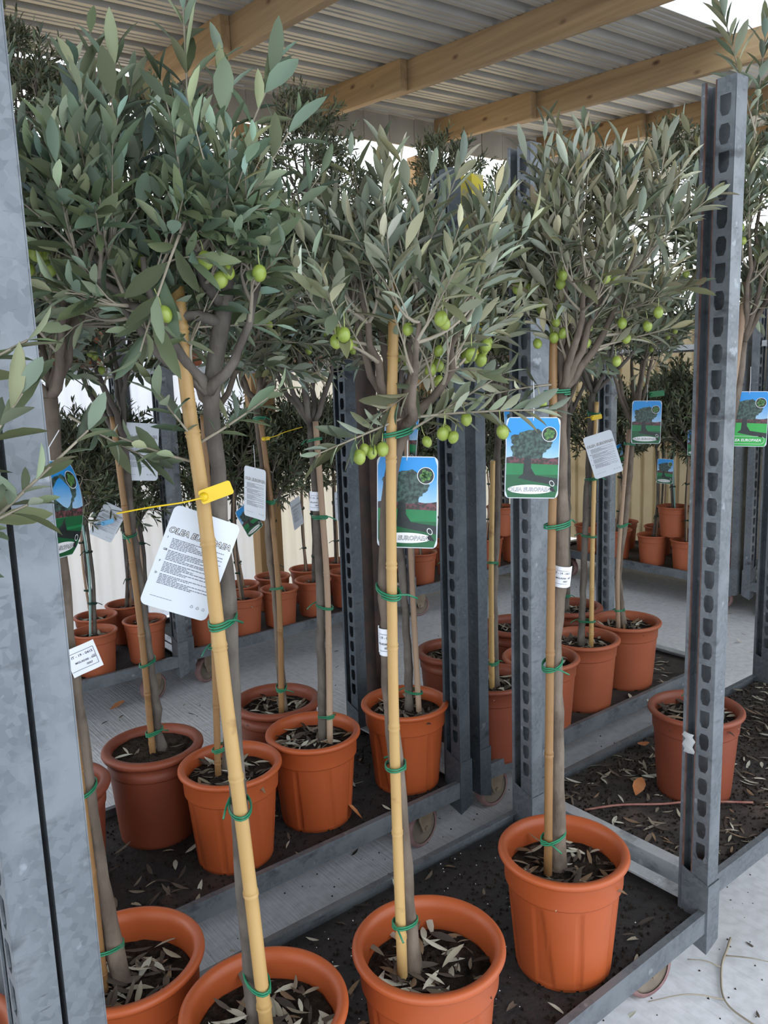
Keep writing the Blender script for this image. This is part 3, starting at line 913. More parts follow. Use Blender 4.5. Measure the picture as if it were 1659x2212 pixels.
POTS = {}
def get_pot(kind, r, h, mname, hi):
    key = (kind, r, h, mname, hi)
    if key not in POTS: POTS[key] = pot_mesh(r, h, kind, 192 if (hi and kind == 'panel') else 96 if hi else 48, M[mname])
    return POTS[key]
LITTER_COL = np.array([(.20, .17, .13), (.34, .31, .24), (.50, .48, .40), (.10, .08, .065), (.14, .11, .085), (.055, .045, .04), (.52, .52, .44), (.24, .16, .10), (.075, .06, .05)])
def litter_mesh(seed, n, sampler, z, llen=(.03, .06), tilt=.25):
    rg = np.random.default_rng(seed)
    xy = sampler(rg, n)
    pos = np.concatenate([xy, (z + rg.uniform(.001, .008, n))[:, None]], 1)
    a = rg.uniform(0, 6.28, n)
    y = np.stack([np.cos(a), np.sin(a), rg.normal(0, tilt * .5, n)], 1)
    nr = np.stack([rg.normal(0, tilt, n), rg.normal(0, tilt, n), np.where(rg.uniform(0, 1, n) < .6, 1.0, -1.0)], 1)
    L = rg.uniform(*llen, n); Wd = L * rg.uniform(.08, .125, n)
    col = LITTER_COL[rg.integers(0, len(LITTER_COL), n)] * rg.uniform(.8, 1.2, (n, 1))
    return leaves_mesh('leaf_litter', LT_HI[3], pos, y, nr, L, Wd, col, [M['litter'], M['litter']])
def disc_sampler(r):
    def f_(rg, n):
        a = rg.uniform(0, 6.28, n); q = r * np.sqrt(rg.uniform(0.03, 1, n))
        return np.stack([q * np.cos(a), q * np.sin(a)], 1)
    return f_
def rect_sampler(x0, x1, y0, y1):
    return lambda rg, n: np.stack([rg.uniform(x0, x1, n), rg.uniform(y0, y1, n)], 1)

def cane_geo(pts, r, seed):
    """bamboo with swollen nodes"""
    rg = random.Random(seed)
    L = np.linalg.norm(np.diff(np.array(pts), axis=0), axis=1).sum()
    P0 = smooth_path(pts, 60)
    s = np.linspace(0, L, 60)
    P = []; R = []
    nodes = []; q = rg.uniform(.05, .15)
    while q < L - .02: nodes.append(q); q += rg.uniform(.13, .21)
    samp = sorted(set(list(np.linspace(0, L, 40)) + [x + d for x in nodes for d in (-.006, -.002, 0, .002, .007)]))
    samp = [x for x in samp if 0 <= x <= L]
    for x in samp:
        p = np.array([np.interp(x, s, P0[:, i]) for i in range(3)])
        rr = r * (1 - .12 * x / L)
        for nd in nodes:
            d = abs(x - nd)
            if d < .0015: rr *= .96
            elif d < .004: rr *= 1.14
        P.append(p); R.append(rr)
    return tube_np(P, R, 14)

def olive_tree(label, pos, z0, potspec, trunk, cane, crown, rad, seed, group=None, name='potted_olive_tree', trunk_r=.0105, cane_r=.009, cane_mat='cane_brown', bark='bark', leaf_len=.056, leaf_w=.13,
               n_leaf_obj=0, n_olive=0, ties=(), grow_kw=None, extra=None, hi=True, tint=(1, 1, 1), dark=False, n_litter=45, tie_mat='tie', soil='soil', soil_drop=.035, fork_at=None, lean_top=None, olive_extra=()):
    base = np.array([pos[0], pos[1], z0])
    t = empty(name, base)
    tag(t, label, 'olive tree', group)
    kind, r, h, mname = potspec
    po = obj('pot', get_pot(kind, r, h, mname, hi), t)
    po.rotation_euler.z = seed * 1.3
    sz = h - soil_drop
    rs = r * .90 - .012
    obj('soil', soil_mesh(rs, sz, seed, 40 if hi else 24, 12 if hi else 6, m=soil), t)
    if n_litter:
        lo = obj('leaf_litter', litter_mesh(seed + 5, n_litter, disc_sampler(rs * .80), sz + .005), t); tag(lo, kind='stuff')
    loc = lambda p: np.asarray(p, float) - base
    tr = [loc(p) for p in trunk]; tr[0][2] = sz - .02
    rgk = np.random.default_rng(seed + 77)
    TP = smooth_path(tr, 26 if hi else 10)
    TP[1:-1] += rgk.normal(0, .0012 if hi else .0005, (len(TP) - 2, 3))
    TR = trunk_r * np.linspace(1.12, .86, len(TP)); TR[0] *= 1.35; TR[1] *= 1.12
    TR = TR * (1 + rgk.normal(0, .055, len(TP)))
    V, F = tube_np(TP, TR, 12 if hi else 8)
    MB().add(V, F).build('trunk', M[bark], t, smooth=True)
    CP = None
    if cane:
        ca = [loc(p) for p in cane]; ca[0][2] = sz - .02
        V, F = cane_geo(ca, cane_r, seed)
        MB().add(V, F).build('cane', M[cane_mat], t, smooth=True)
        CP = smooth_path(ca, 40)
    for i, zt in enumerate(ties):
        zl = zt - base[2]
        a = TP[np.argmin(np.abs(TP[:, 2] - zl))].copy(); a[2] = zl
        cs = [a]
        if CP is not None and zl < CP[-1, 2] + .02:
            b = CP[np.argmin(np.abs(CP[:, 2] - zl))].copy(); b[2] = zl; cs.append(b)
        pth = tie_path(cs, max(trunk_r, cane_r) + .003, turns=2.3, seed=seed * 7 + i, tail=.035)
        V, F = tube_np(pth, .0016 if hi else .0018, 6)
        MB().add(V, F).build('tie', M[tie_mat], t, smooth=True)
    fork = TP[-1] if fork_at is None else loc(fork_at)
    kw = dict(grow_kw or {})
    g = grow(seed, fork, loc(crown), rad, trunk_top=None if fork_at is None else TP[-1], **kw)
    for P, R in g['limbs']:
        V, F = tube_np(P, R, 8 if hi else 6)
        MB().add(V, F).build('branch', M[bark], t, smooth=True)
    ex = None
    if extra: ex = [(loc(a), loc(b), s, bd) for a, b, s, bd in extra]
    P, Rr, lp, ly, ln, ls, lt = twig_nodes(g, ex)
    V1, F1 = tubes_batch(g['SP'], g['SR'], 5); V2, F2 = tubes_batch(P, Rr, 4)
    two = obj('twigs', mesh_np('twigs', np.vstack([V1, V2]), [F1, F2 + len(V1)], [M['twig']]), t); tag(two, kind='stuff')
    rg = g['rg']
    n = len(lp)
    L = leaf_len * ls * rg.uniform(.62, 1.2, n) * (1 - .25 * (lt > .97))
    Wd = L * leaf_w * rg.uniform(.8, 1.2, n)
    tn = leaf_tint(rg, n, tint)
    mats = [M['leaf_dark_top'], M['leaf_dark_under']] if dark else [M['leaf_top'], M['leaf_under']]
    sel = np.zeros(n, bool)
    if n_leaf_obj:
        dist = np.linalg.norm(lp + base - CAMP, axis=1)
        score = L / dist
        sel[np.argsort(-score)[:n_leaf_obj]] = True
        # leaf parts share a few meshes of different tone
        for i in np.nonzero(sel)[0]:
            tone = int(np.clip(round(math.log(tn[i, 1] / tint[1]) / .16) + 2, 0, 4)); hue = int(rg.integers(0, 3)); sh = int(rg.integers(0, 4))
            me = leaf_part(sh, tone, hue, tint, mats, leaf_w)
            o = bpy.data.objects.new('leaf', me)
            y = ly[i]; z = ln[i] - y * np.dot(ln[i], y); z /= np.linalg.norm(z) + 1e-9; x = np.cross(y, z)
            q = L[i]; wq = Wd[i] / leaf_w
            o.matrix_local = Matrix(((x[0]*wq, y[0]*q, z[0]*q, lp[i, 0]), (x[1]*wq, y[1]*q, z[1]*q, lp[i, 1]), (x[2]*wq, y[2]*q, z[2]*q, lp[i, 2]), (0, 0, 0, 1)))
            COL.objects.link(o); o.parent = t
    r_ = ~sel
    fo = obj('foliage', leaves_mesh('foliage', LT_HI[0] if hi else LT_LO[0], lp[r_], ly[r_], ln[r_], L[r_], Wd[r_], tn[r_], mats), t); tag(fo, kind='stuff')
    if n_olive:
        cand = np.nonzero((lp[:, 2] < g['c'][2] + .25 * g['R'][2]) & (lt < .8))[0]
        d = np.linalg.norm(lp[cand] + base - CAMP, axis=1)
        cand = cand[np.argsort(d)][:max(n_olive * 9, 60)]
        ch = rg.choice(cand, n_olive, replace=False)
        for j, i in enumerate(ch):
            o = obj('olive', olive_mesh('olive_black' if rg.uniform() < .05 else 'olive'), t, lp[i] + np.array([0, 0, -.028]) + rg.normal(0, .004, 3))
            o.rotation_euler = (rg.uniform(-.4, .4), rg.uniform(-.4, .4), rg.uniform(0, 6))
            s = rg.uniform(.85, 1.1); o.scale = (s, s, s)
    return t

LEAFPART = {}
def leaf_part(sh, tone, hue, tint, mats, w):
    key = (sh, tone, hue, tint, mats[0].name, w)
    if key not in LEAFPART:
        V, F = LT_HI[sh]
        V = V.copy(); V[:, 0] *= w
        b = math.exp((tone - 2) * .16); hh = (hue - 1) * .09
        c = np.clip(np.array(tint) * b * np.array([math.exp(hh), 1, math.exp(-hh)]), .2, 3)
        tn = np.tile(np.array([*c, 1]), (len(V), 1))
        midx = np.concatenate([np.zeros(len(F) // 2), np.ones(len(F) // 2)])
        LEAFPART[key] = mesh_np('leaf', V, [F], mats, midx, True, tn)
    return LEAFPART[key]

# ================================================================== TREES ON THE NEAR TROLLEYS
ZD = .179          # top of a trolley deck
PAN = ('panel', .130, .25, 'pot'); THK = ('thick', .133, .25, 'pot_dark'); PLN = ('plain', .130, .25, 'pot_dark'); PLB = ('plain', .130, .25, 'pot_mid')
G1 = 'olive trees in large pots on the near trolleys'
OLV = (1.0, 1.0, 1.0); BLU = (.78, .92, .98)
olive_tree('olive tree with many green olives in the orange pot nearest the slotted right post', (1.179, .954), ZD, PAN,
  [(1.172, .96, .423), (1.169, .962, .656), (1.166, .964, .847), (1.175, .957, 1.029), (1.173, .959, 1.205), (1.174, .958, 1.336)],
  [(1.139, .960, .444), (1.142, .958, .761), (1.147, .958, 1.034), (1.152, .958, 1.207), (1.160, .965, 1.406), (1.173, .965, 1.534)],
  (1.207, .932, 1.53), (.165, .16), 11, G1, trunk_r=.0135, cane_r=.0085, cane_mat='cane_brown', leaf_len=.058, leaf_w=.105, n_leaf_obj=280, n_olive=30, ties=(.46, .82, 1.09, 1.335),
  grow_kw=dict(nl=7, ns=44, tw=4, upb=.95, twl=.10, zcut=1.26), extra=[((1.159, .959, 1.349), (1.03, .997, 1.346), 1.1, -.01), ((1.226, .919, 1.413), (1.30, .82, 1.44), 1.0, .0)], n_litter=75, soil_drop=.05, tint=(1.08, 1.02, .95))
olive_tree('olive tree with a pale cane and clustered green olives at the bottom centre', (.792, .926), ZD, PAN,
  [(.772, .942, .424), (.766, .947, .502), (.756, .955, .792), (.752, .958, 1.024), (.76, .951, 1.207), (.779, .936, 1.291)],
  [(.744, .939, .428), (.743, .939, .722), (.745, .938, .955), (.750, .933, 1.245), (.761, .925, 1.519)],
  (.777, .938, 1.455), (.178, .135), 12, G1, trunk_r=.0125, cane_r=.0088, cane_mat='cane', leaf_len=.056, leaf_w=.115, n_leaf_obj=290, n_olive=46, ties=(.475, .755, 1.045, 1.29),
  grow_kw=dict(nl=7, ns=44, tw=4, upb=.85, twl=.10, zcut=1.22), extra=[((.783, .911, 1.312), (.896, .758, 1.328), 1.0, -.01), ((.779, .939, 1.284), (.86, .81, 1.37), 1.0, 0), ((.77, .93, 1.31), (.62, .93, 1.27), 1.0, 0)], n_litter=80, soil_drop=.055, tint=(1.0, 1.0, .92))
olive_tree('tall leafy olive tree tied to a thick yellow bamboo cane, front left', (.511, .990), ZD, PAN,
  [(.5, .999, .402), (.505, 1.018, .638), (.512, 1.032, .859), (.514, 1.031, 1.067), (.510, 1.027, 1.264), (.503, 1.012, 1.358), (.518, .985, 1.478), (.522, .981, 1.525)],
  [(.504, .97, .415), (.492, .979, .688), (.481, .988, .938), (.472, .995, 1.203), (.463, 1.002, 1.359), (.461, 1.004, 1.496)],
  (.465, 1.025, 1.51), (.185, .155), 13, G1, trunk_r=.0125, cane_r=.0108, cane_mat='cane', bark='bark_grey', leaf_len=.052, leaf_w=.145, n_leaf_obj=295, n_olive=5, ties=(.475, .755, 1.04),
  fork_at=(.493, 1.0, 1.36), grow_kw=dict(nl=8, ns=40, tw=5, upb=.30, twl=.085, zcut=1.28, spacing=.019),
  extra=[((.49, 1.001, 1.62), (.494, .998, 1.848), 1.15, 0), ((.401, 1.071, 1.66), (.382, 1.086, 1.767), 1.2, 0), ((.412, 1.062, 1.68), (.424, 1.053, 1.787), 1.2, 0), ((.533, .967, 1.64), (.584, .928, 1.769), 1.2, 0),
         ((.525, .974, 1.65), (.529, .971, 1.772), 1.2, 0), ((.56, .946, 1.63), (.599, .916, 1.698), 1.2, 0), ((.386, 1.083, 1.60), (.319, 1.136, 1.562), 1.2, -.01), ((.38, 1.087, 1.64), (.315, 1.138, 1.608), 1.2, -.01),
         ((.43, .90, 1.56), (.35, .869, 1.428), 1.35, -.02), ((.475, 1.013, 1.265), (.38, 1.037, 1.296), .9, .01), ((.476, 1.012, 1.29), (.545, .908, 1.349), .9, .01), ((.479, 1.01, 1.29), (.398, .959, 1.361), .9, .01)], n_litter=75, soil_drop=.045, tint=(.74, .86, .74))
olive_tree('olive tree with a curved bare trunk beside the plain left post', (.387, 1.237), ZD, PAN,
  [(.38, 1.243, .408), (.361, 1.258, .626), (.358, 1.26, .749), (.354, 1.263, .891), (.353, 1.264, 1.044), (.357, 1.26, 1.225), (.361, 1.257, 1.358)],
  [(.347, 1.243, .388), (.345, 1.245, .663), (.335, 1.25, 1.10)],
  (.405, 1.223, 1.53), (.16, .18), 14, G1, trunk_r=.0135, cane_r=.009, cane_mat='cane_brown', leaf_len=.055, leaf_w=.13, n_leaf_obj=200, n_olive=8, ties=(.45, .735, 1.15),
  grow_kw=dict(nl=6, ns=40, tw=4, upb=.45, zcut=1.28), extra=[((.378, 1.229, 1.33), (.451, 1.108, 1.255), 1.0, .01)], n_litter=75, soil_drop=.055, tint=(.85, .93, .88))
olive_tree('olive tree at the far left edge whose branch hangs before the plain post', (-.06, 1.0), ZD, PLB,
  [(-.06, 1.0, .42), (-.065, .99, .9), (-.06, .98, 1.25)], None, (-.06, .97, 1.45), (.15, .2), 15, G1, leaf_len=.05, leaf_w=.15, n_leaf_obj=60,
  grow_kw=dict(nl=5, ns=16, tw=4, zcut=1.3), extra=[((-.03, .93, 1.22), (.13, .76, 1.22), .8, 0), ((.06, .82, 1.17), (.185, .72, 1.368), 1.0, 0), ((.10, .79, 1.20), (.246, .748, 1.332), .9, 0), ((.05, .83, 1.33), (.192, .714, 1.411), 1.0, 0), ((.08, .80, 1.22), (.178, .712, 1.275), 1.0, 0)], n_litter=20, tint=(.72, .78, .66))

olive_tree('olive tree in the pot cut off by the bottom left corner', (.085, 1.235), ZD, PLB,
  [(.085, 1.235, .42), (.07, 1.24, .9), (.06, 1.25, 1.25)], None, (.06, 1.25, 1.48), (.15, .16), 18, G1, leaf_len=.05, leaf_w=.13,
  grow_kw=dict(nl=5, ns=24, tw=4, zcut=1.3), n_litter=20, tint=(.85, .9, .8))
mid = [
 ('A', 'olive tree on a brown cane in the dark pot of fine soil', (.745, 1.985), THK,
  [(.759, 1.965, .43), (.75, 1.973, .695), (.739, 1.981, 1.004), (.738, 1.982, 1.24)], [(.734, 1.96, .446), (.731, 1.962, .764), (.718, 1.972, 1.126), (.712, 1.977, 1.299)], (.711, 2.004, 1.50), (0.185, 0.165), 'cane_brown', (.47, .66, 1.0), 'soil_fine'),
 ('B', 'olive tree in the ribbed orange pot behind the thick yellow cane', (.848, 1.742), PAN,
  [(.847, 1.76, .405), (.865, 1.745, .724), (.868, 1.743, 1.073), (.868, 1.743, 1.294)], [(.819, 1.756, .414), (.83, 1.747, .732), (.838, 1.741, 1.021), (.84, 1.74, 1.3)], (.891, 1.725, 1.50), (0.194, 0.165), 'cane_brown', (.47, .74), 'soil'),
 ('C', 'olive tree with grey cane in the ribbed orange pot left of the rusty post', (1.109, 1.759), PAN,
  [(1.129, 1.743, .395), (1.138, 1.736, .789), (1.14, 1.735, 1.039), (1.137, 1.737, 1.256)], [(1.133, 1.715, .404), (1.143, 1.707, .794), (1.14, 1.709, 1.042), (1.135, 1.713, 1.268)], (1.13, 1.743, 1.50), (0.202, 0.165), 'cane_grey', (.47, .78, 1.02, 1.22), 'soil'),
 ('D', 'olive tree in the brown pot tucked behind two orange pots', (1.15, 2.02), THK,
  [(1.15, 1.982, .44), (1.148, 1.984, .737), (1.141, 1.989, .876), (1.136, 1.993, 1.145), (1.128, 2.0, 1.302)], [(1.134, 1.969, .489), (1.144, 1.961, .742), (1.138, 1.966, 1.041), (1.126, 1.976, 1.276)], (1.149, 1.983, 1.50), (0.194, 0.165), 'cane_brown', (.48, .78, 1.04, 1.27), 'soil'),
 ('E', 'olive tree in the orange pot left of the twin slotted posts', (1.422, 1.741), PAN,
  [(1.433, 1.732, .404), (1.431, 1.734, .66), (1.423, 1.74, .867), (1.424, 1.74, 1.134), (1.429, 1.735, 1.289)], [(1.442, 1.70, .423), (1.434, 1.706, .817), (1.431, 1.708, 1.135), (1.432, 1.708, 1.327)], (1.444, 1.724, 1.50), (0.202, 0.165), 'cane_grey', (.46,), 'soil'),
 ('F', 'olive tree in the brown pot behind the twin posts', (1.842, 1.975), THK,
  [(1.839, 1.977, .43), (1.849, 1.969, .68), (1.854, 1.966, .794), (1.846, 1.972, 1.081), (1.836, 1.98, 1.237)], [(1.81, 1.974, .438), (1.811, 1.974, .767), (1.812, 1.973, 1.146)], (1.836, 1.98, 1.50), (0.220, 0.165), 'cane', (.47, .75, 1.1), 'soil'),
 ('G', 'olive tree in the tall brown pot between the twin posts and the slotted post', (1.745, 1.70), PLN,
  [(1.755, 1.69, .434), (1.75, 1.69, .692), (1.76, 1.683, .906), (1.765, 1.68, 1.249)], [(1.73, 1.683, .442), (1.731, 1.681, .769), (1.738, 1.676, 1.116)], (1.75, 1.68, 1.50), (0.202, 0.165), 'cane', (.48, .8), 'soil'),
 ('H', 'olive tree in the orange-brown pot seen behind the knobbly front trunk', (2.005, 1.72), PLB,
  [(2.01, 1.715, .421), (2.02, 1.70, .706), (2.02, 1.70, 1.16)], [(1.985, 1.70, .429), (1.997, 1.69, .788), (2.0, 1.69, 1.162)], (2.02, 1.69, 1.50), (0.220, 0.165), 'cane', (.5, .85), 'soil'),
 ('I', 'olive tree between two dark stems in the pot left of the widest brown pot', (2.265, 1.745), PLB,
  [(2.259, 1.75, .434), (2.266, 1.744, .746), (2.276, 1.737, 1.065), (2.285, 1.729, 1.297)], [(2.271, 1.715, .439), (2.272, 1.714, .749), (2.276, 1.711, 1.067), (2.28, 1.708, 1.267)], (2.30, 1.71, 1.50), (0.220, 0.165), 'cane', (.49, .8, 1.0, 1.23), 'soil'),
 ('J', 'olive tree with a crooked stem in the rightmost brown pot of the middle trolley', (2.545, 1.76), PLB,
  [(2.54, 1.764, .434), (2.521, 1.779, .605), (2.543, 1.762, .9), (2.557, 1.751, 1.17)], [(2.505, 1.766, .441), (2.50, 1.77, .61), (2.51, 1.762, .87), (2.526, 1.749, 1.156)], (2.582, 1.731, 1.50), (0.229, 0.165), 'cane_grey', (.47, .8, 1.1), 'soil'),
 ('K', 'olive tree in the rear brown pot of the right middle trolley', (2.551, 2.035), THK,
  [(2.536, 2.04, .431), (2.539, 2.037, .739), (2.54, 2.037, 1.198)], None, (2.537, 2.03, 1.50), (0.229, 0.165), 'cane', (.47,), 'soil'),
 ('N', 'olive tree in the brown pot half hidden behind the slotted post', (2.215, 2.02), THK,
  [(2.21, 2.02, .431), (2.205, 2.02, .739), (2.20, 2.02, 1.22)], [(2.19, 2.0, .43), (2.19, 2.0, 1.2)], (2.2, 2.02, 1.50), (0.220, 0.165), 'cane', (.47,), 'soil'),
 ('M', 'olive tree in the dark pot left of the pot with fine soil', (.47, 1.93), THK,
  [(.47, 1.93, .43), (.46, 1.93, .8), (.45, 1.93, 1.25)], None, (.45, 1.93, 1.50), (0.185, 0.165), 'cane', (), 'soil'),
 ('O', 'olive tree at the left edge behind the plain post on the middle trolley', (.33, 1.70), PAN,
  [(.335, 1.72, .43), (.33, 1.72, .8), (.32, 1.72, 1.25)], None, (.32, 1.72, 1.50), (0.176, 0.165), 'cane', (), 'soil'),
]
for i, (k_, lab, pos, spec, trunk, cane, crown, rad, cm, ties, so) in enumerate(mid):
    olive_tree(lab, pos, ZD, spec, trunk, cane, crown, rad, 31 + i, G1, trunk_r=.0115, cane_r=.0085, cane_mat=cm, bark='bark' if i % 2 else 'bark_grey', leaf_len=.055, leaf_w=.118,
               n_leaf_obj=90, n_olive=6 if i % 3 == 0 else 3, ties=ties, grow_kw=dict(nl=6, ns=40, tw=4, upb=.55, zcut=1.24), n_litter=60 if k_ != 'A' else 6, tint=(.92, .95, .88), soil=so,
               soil_drop=.022 if k_ == 'A' else .035)
olive_tree('olive tree in the lone brown pot on the leaf-strewn deck, right', (1.996, 1.147), ZD, PLN,
  [(2.002, 1.142, .464), (2.025, 1.124, .927), (2.058, 1.098, 1.299), (2.069, 1.09, 1.431)], [(1.961, 1.149, .473), (1.985, 1.135, .805), (2.03, 1.095, 1.3), (2.051, 1.078, 1.581)],
  (2.09, 1.08, 1.68), (.19, .25), 16, G1, trunk_r=.013, cane_r=.010, cane_mat='cane_grey', leaf_len=.058, leaf_w=.12, n_leaf_obj=160, n_olive=6, ties=(.47,), grow_kw=dict(nl=7, ns=42, tw=4, upb=.6, zcut=1.36),
  extra=[((1.92, 1.0, 1.90), (1.783, 1.016, 2.139), 1.3, 0), ((1.95, 1.02, 1.9), (1.859, .955, 2.098), 1.3, 0)], n_litter=80, tint=(.98, 1.0, .9))
olive_tree('olive tree reaching into the picture at the right edge', (2.52, .985), ZD, PLB,
  [(2.52, .985, .43), (2.52, .985, .9), (2.50, .99, 1.3)], None, (2.47, 1.0, 1.60), (.23, .25), 17, G1, leaf_len=.058, leaf_w=.12, n_leaf_obj=60, grow_kw=dict(nl=6, ns=40, tw=4, upb=.5, zcut=1.25), n_litter=20, tint=(.95, 1.0, .9))

# ================================================================== SMALL TREES ON THE FAR TROLLEYS
def copy_thing(o, loc, rotz, label, scale=1.0):
    c = o.copy(); COL.objects.link(c); c.location = loc; c.rotation_euler.z = rotz; c.scale = (scale,) * 3; c['label'] = label
    for ch in o.children:
        d = ch.copy(); COL.objects.link(d); d.parent = c
        for g in ch.children:
            e = g.copy(); COL.objects.link(e); e.parent = d
    return c
SP1 = ('plain', .096, .185, 'pot_far')
PROTO = []
def far_tree(loc, rot, label, kind, group, scale=1.0):
    """kind 0..3: one of four small standard olives"""
    key = kind
    for k_, p in PROTO:
        if k_ == key:
            c = copy_thing(p, loc, rot, label, scale); c['group'] = group
            return c
    x, y, z = loc
    hgt = (.66, .72, .62, .70, .72, .74)[kind]; rad = ((.165, .19), (.18, .20), (.16, .20), (.175, .21), (.23, .27), (.25, .30))[kind]
    rg = random.Random(kind)
    dx = rg.uniform(-.03, .03)
    t = olive_tree(label, (x, y), z, SP1, [(x, y, z + .17), (x + dx, y + .01, z + .42), (x + dx * .5, y, z + hgt)],
                   [(x - .02, y, z + .17), (x - .016 + dx, y + .005, z + .42), (x - .014 + dx * .5, y, z + hgt - .02)], (x, y, z + hgt + rad[1] * .8), rad, 60 + kind, group,
                   name='small_olive_tree', trunk_r=.0075, cane_r=.0055, cane_mat='cane_blue' if kind == 0 else 'cane_grey', bark='bark_grey', leaf_len=.047, leaf_w=.115, ties=(z + .30, z + .52), tie_mat='tie_dark',
                   grow_kw=dict(nl=6, ns=46 if kind < 4 else 64, tw=5, twl=.08, upb=.35, spacing=.016, zcut=None), hi=False, tint=(.62, .66, .55), n_litter=22)
    PROTO.append((key, t))
    return t
ORD = ['first', 'second', 'third', 'fourth', 'fifth', 'sixth', 'seventh']
rg = random.Random(9)
def far_row(spots, phrase, kinds, z, group):
    for i, (x, y) in enumerate(spots):
        far_tree((x, y, z), rg.uniform(0, 6.28), '%s small olive from left %s' % (ORD[i], phrase), kinds[i % len(kinds)], group)
GF = 'small olive trees on the far trolleys'
far_row([(.82, 3.33), (1.04, 3.33), (1.265, 3.34)], 'in the front row of the far left trolley', (1, 0, 2), ZD, GF)
far_row([(.90, 3.60), (1.125, 3.56), (1.30, 3.655)], 'in the rear row of the far left trolley', (2, 3, 1), ZD, GF)
far_row([(1.56, 3.37), (1.77, 3.37), (1.97, 3.37), (2.19, 3.40), (2.41, 3.41), (2.61, 3.41)], 'in the front row of the far middle trolley', (0, 1, 2, 3), ZD, GF)
far_row([(1.66, 3.62), (1.87, 3.58), (2.08, 3.62), (2.30, 3.63), (2.52, 3.66)], 'in the rear row of the far middle trolley', (3, 2, 0, 1), ZD, GF)
far_row([(3.0, 3.48), (3.25, 3.50), (3.56, 3.48), (3.80, 3.48), (4.03, 3.5)], 'in the front row of the back right trolley', (1, 3, 2, 1), ZD, GF)
far_row([(3.12, 3.75), (3.40, 3.76), (3.66, 3.75), (3.92, 3.76)], 'in the rear row of the back right trolley', (2, 0, 1), ZD, GF)
far_row([(4.32, 3.29), (4.31, 3.06), (4.31, 2.80), (4.31, 2.57), (4.31, 2.34)], 'on the deck edge of the crosswise far trolley', (0, 2, 1, 3), ZD, GF)
far_row([(4.58, 3.2), (4.58, 2.93), (4.58, 2.66), (4.58, 2.42)], 'in the rear row of the crosswise far trolley', (3, 1, 2), ZD, GF)
far_row([(4.33, 1.98), (4.33, 1.74), (4.56, 1.86)], 'on the half-hidden crosswise trolley at the right edge', (1, 2, 3), ZD, GF)
far_tree((4.345, 2.685, ZD + .186), 1.2, 'small olive tree whose pot is stacked on two rims, left of the slotted post', 0, GF)
far_tree((4.345, 2.455, ZD + .186), 2.9, 'small olive tree whose stacked pot is half hidden by the slotted post', 2, GF)
far_tree((3.68, 3.48, ZD + .186), .4, 'small olive tree whose pot is stacked above the back row behind the twin posts', 3, GF)
ZS = 1.451
GU = 'olive trees on the upper shelves'
far_row([(.55, 3.45), (.95, 3.43), (1.20, 3.6)], 'on the upper shelf at the left, dark against the sky', (4, 5), ZS, GU)
far_row([(1.62, 3.5), (2.27, 3.46), (2.60, 3.62)], 'on the upper middle shelf, dark against the sky', (4, 5, 1), ZS, GU)
far_row([(3.34, 3.58), (3.95, 3.62)], 'on the upper shelf below the lapped purlins', (5, 4), ZS, GU)
far_row([(4.42, 3.25), (4.42, 2.85), (4.42, 2.45)], 'on the upper shelf of the crosswise far trolley', (4, 5), 1.501, GU)
far_row([(4.42, 1.98)], 'on the upper shelf at the right edge', (5,), 1.501, GU)

# ================================================================== CARDS, SEALS, LABELS
def text_mesh(body, size, offset=0.0, shear=.12, align='CENTER', space=1.0):
    cu_ = bpy.data.curves.new('lettering', 'FONT')
    cu_.body = body; cu_.size = size; cu_.shear = shear; cu_.align_x = align; cu_.offset = offset; cu_.space_character = space
    cu_.resolution_u = 2; cu_.fill_mode = 'FRONT'
    o = bpy.data.objects.new('lettering', cu_); COL.objects.link(o)
    bpy.context.view_layer.update()
    me = bpy.data.meshes.new_from_object(o.evaluated_get(bpy.context.evaluated_depsgraph_get()))
    V = np.array([v.co[:] for v in me.vertices]) if len(me.vertices) else np.zeros((0, 3)); F = [tuple(p.vertices) for p in me.polygons]
    bpy.data.objects.remove(o, do_unlink=True); bpy.data.curves.remove(cu_); bpy.data.meshes.remove(me)
    return V, F
CW, CH = .096, .146
def rounded(w, h, r, n=5, cx=0, cz=0):
    pts = []
    for sx, sz, a0 in ((1, 1, 0), (-1, 1, 90), (-1, -1, 180), (1, -1, 270)):
        for i in range(n + 1):
            a = math.radians(a0 + 90 * i / n)
            pts.append((cx + sx * (w / 2 - r) + r * math.cos(a), cz + sz * (h / 2 - r) + r * math.sin(a)))
    return pts
def ell(cx, cz, rx, rz, n=28): return [(cx + rx * math.cos(2 * math.pi * i / n), cz + rz * math.sin(2 * math.pi * i / n)) for i in range(n)]
class Print:
    """flat ink layers in the card plane (x, z), the front facing -y"""
    def __init__(s): s.b = MB()
    def area(s, pts, layer, m=0): s.b.add([(x, -.0005 - .00012 * layer, z) for x, z in pts], [tuple(range(len(pts)))], m); return s
    def tex(s, VF, cx, cz, layer, m=0, rot=0.0):
        V, F = VF; c, q = math.cos(rot), math.sin(rot)
        s.b.add([(cx + x * c - y * q, -.0005 - .00012 * layer, cz + x * q + y * c) for x, y, _ in V], F, m); return s
def grid_cut(b, bend):
    """bend a card's vertices about its middle"""
    if bend: b.V = [(x, y + bend * z * z / .0053 * .1, z) for x, y, z in b.V]
    return b
def strips(pts_fn): pass
CARDS = {}
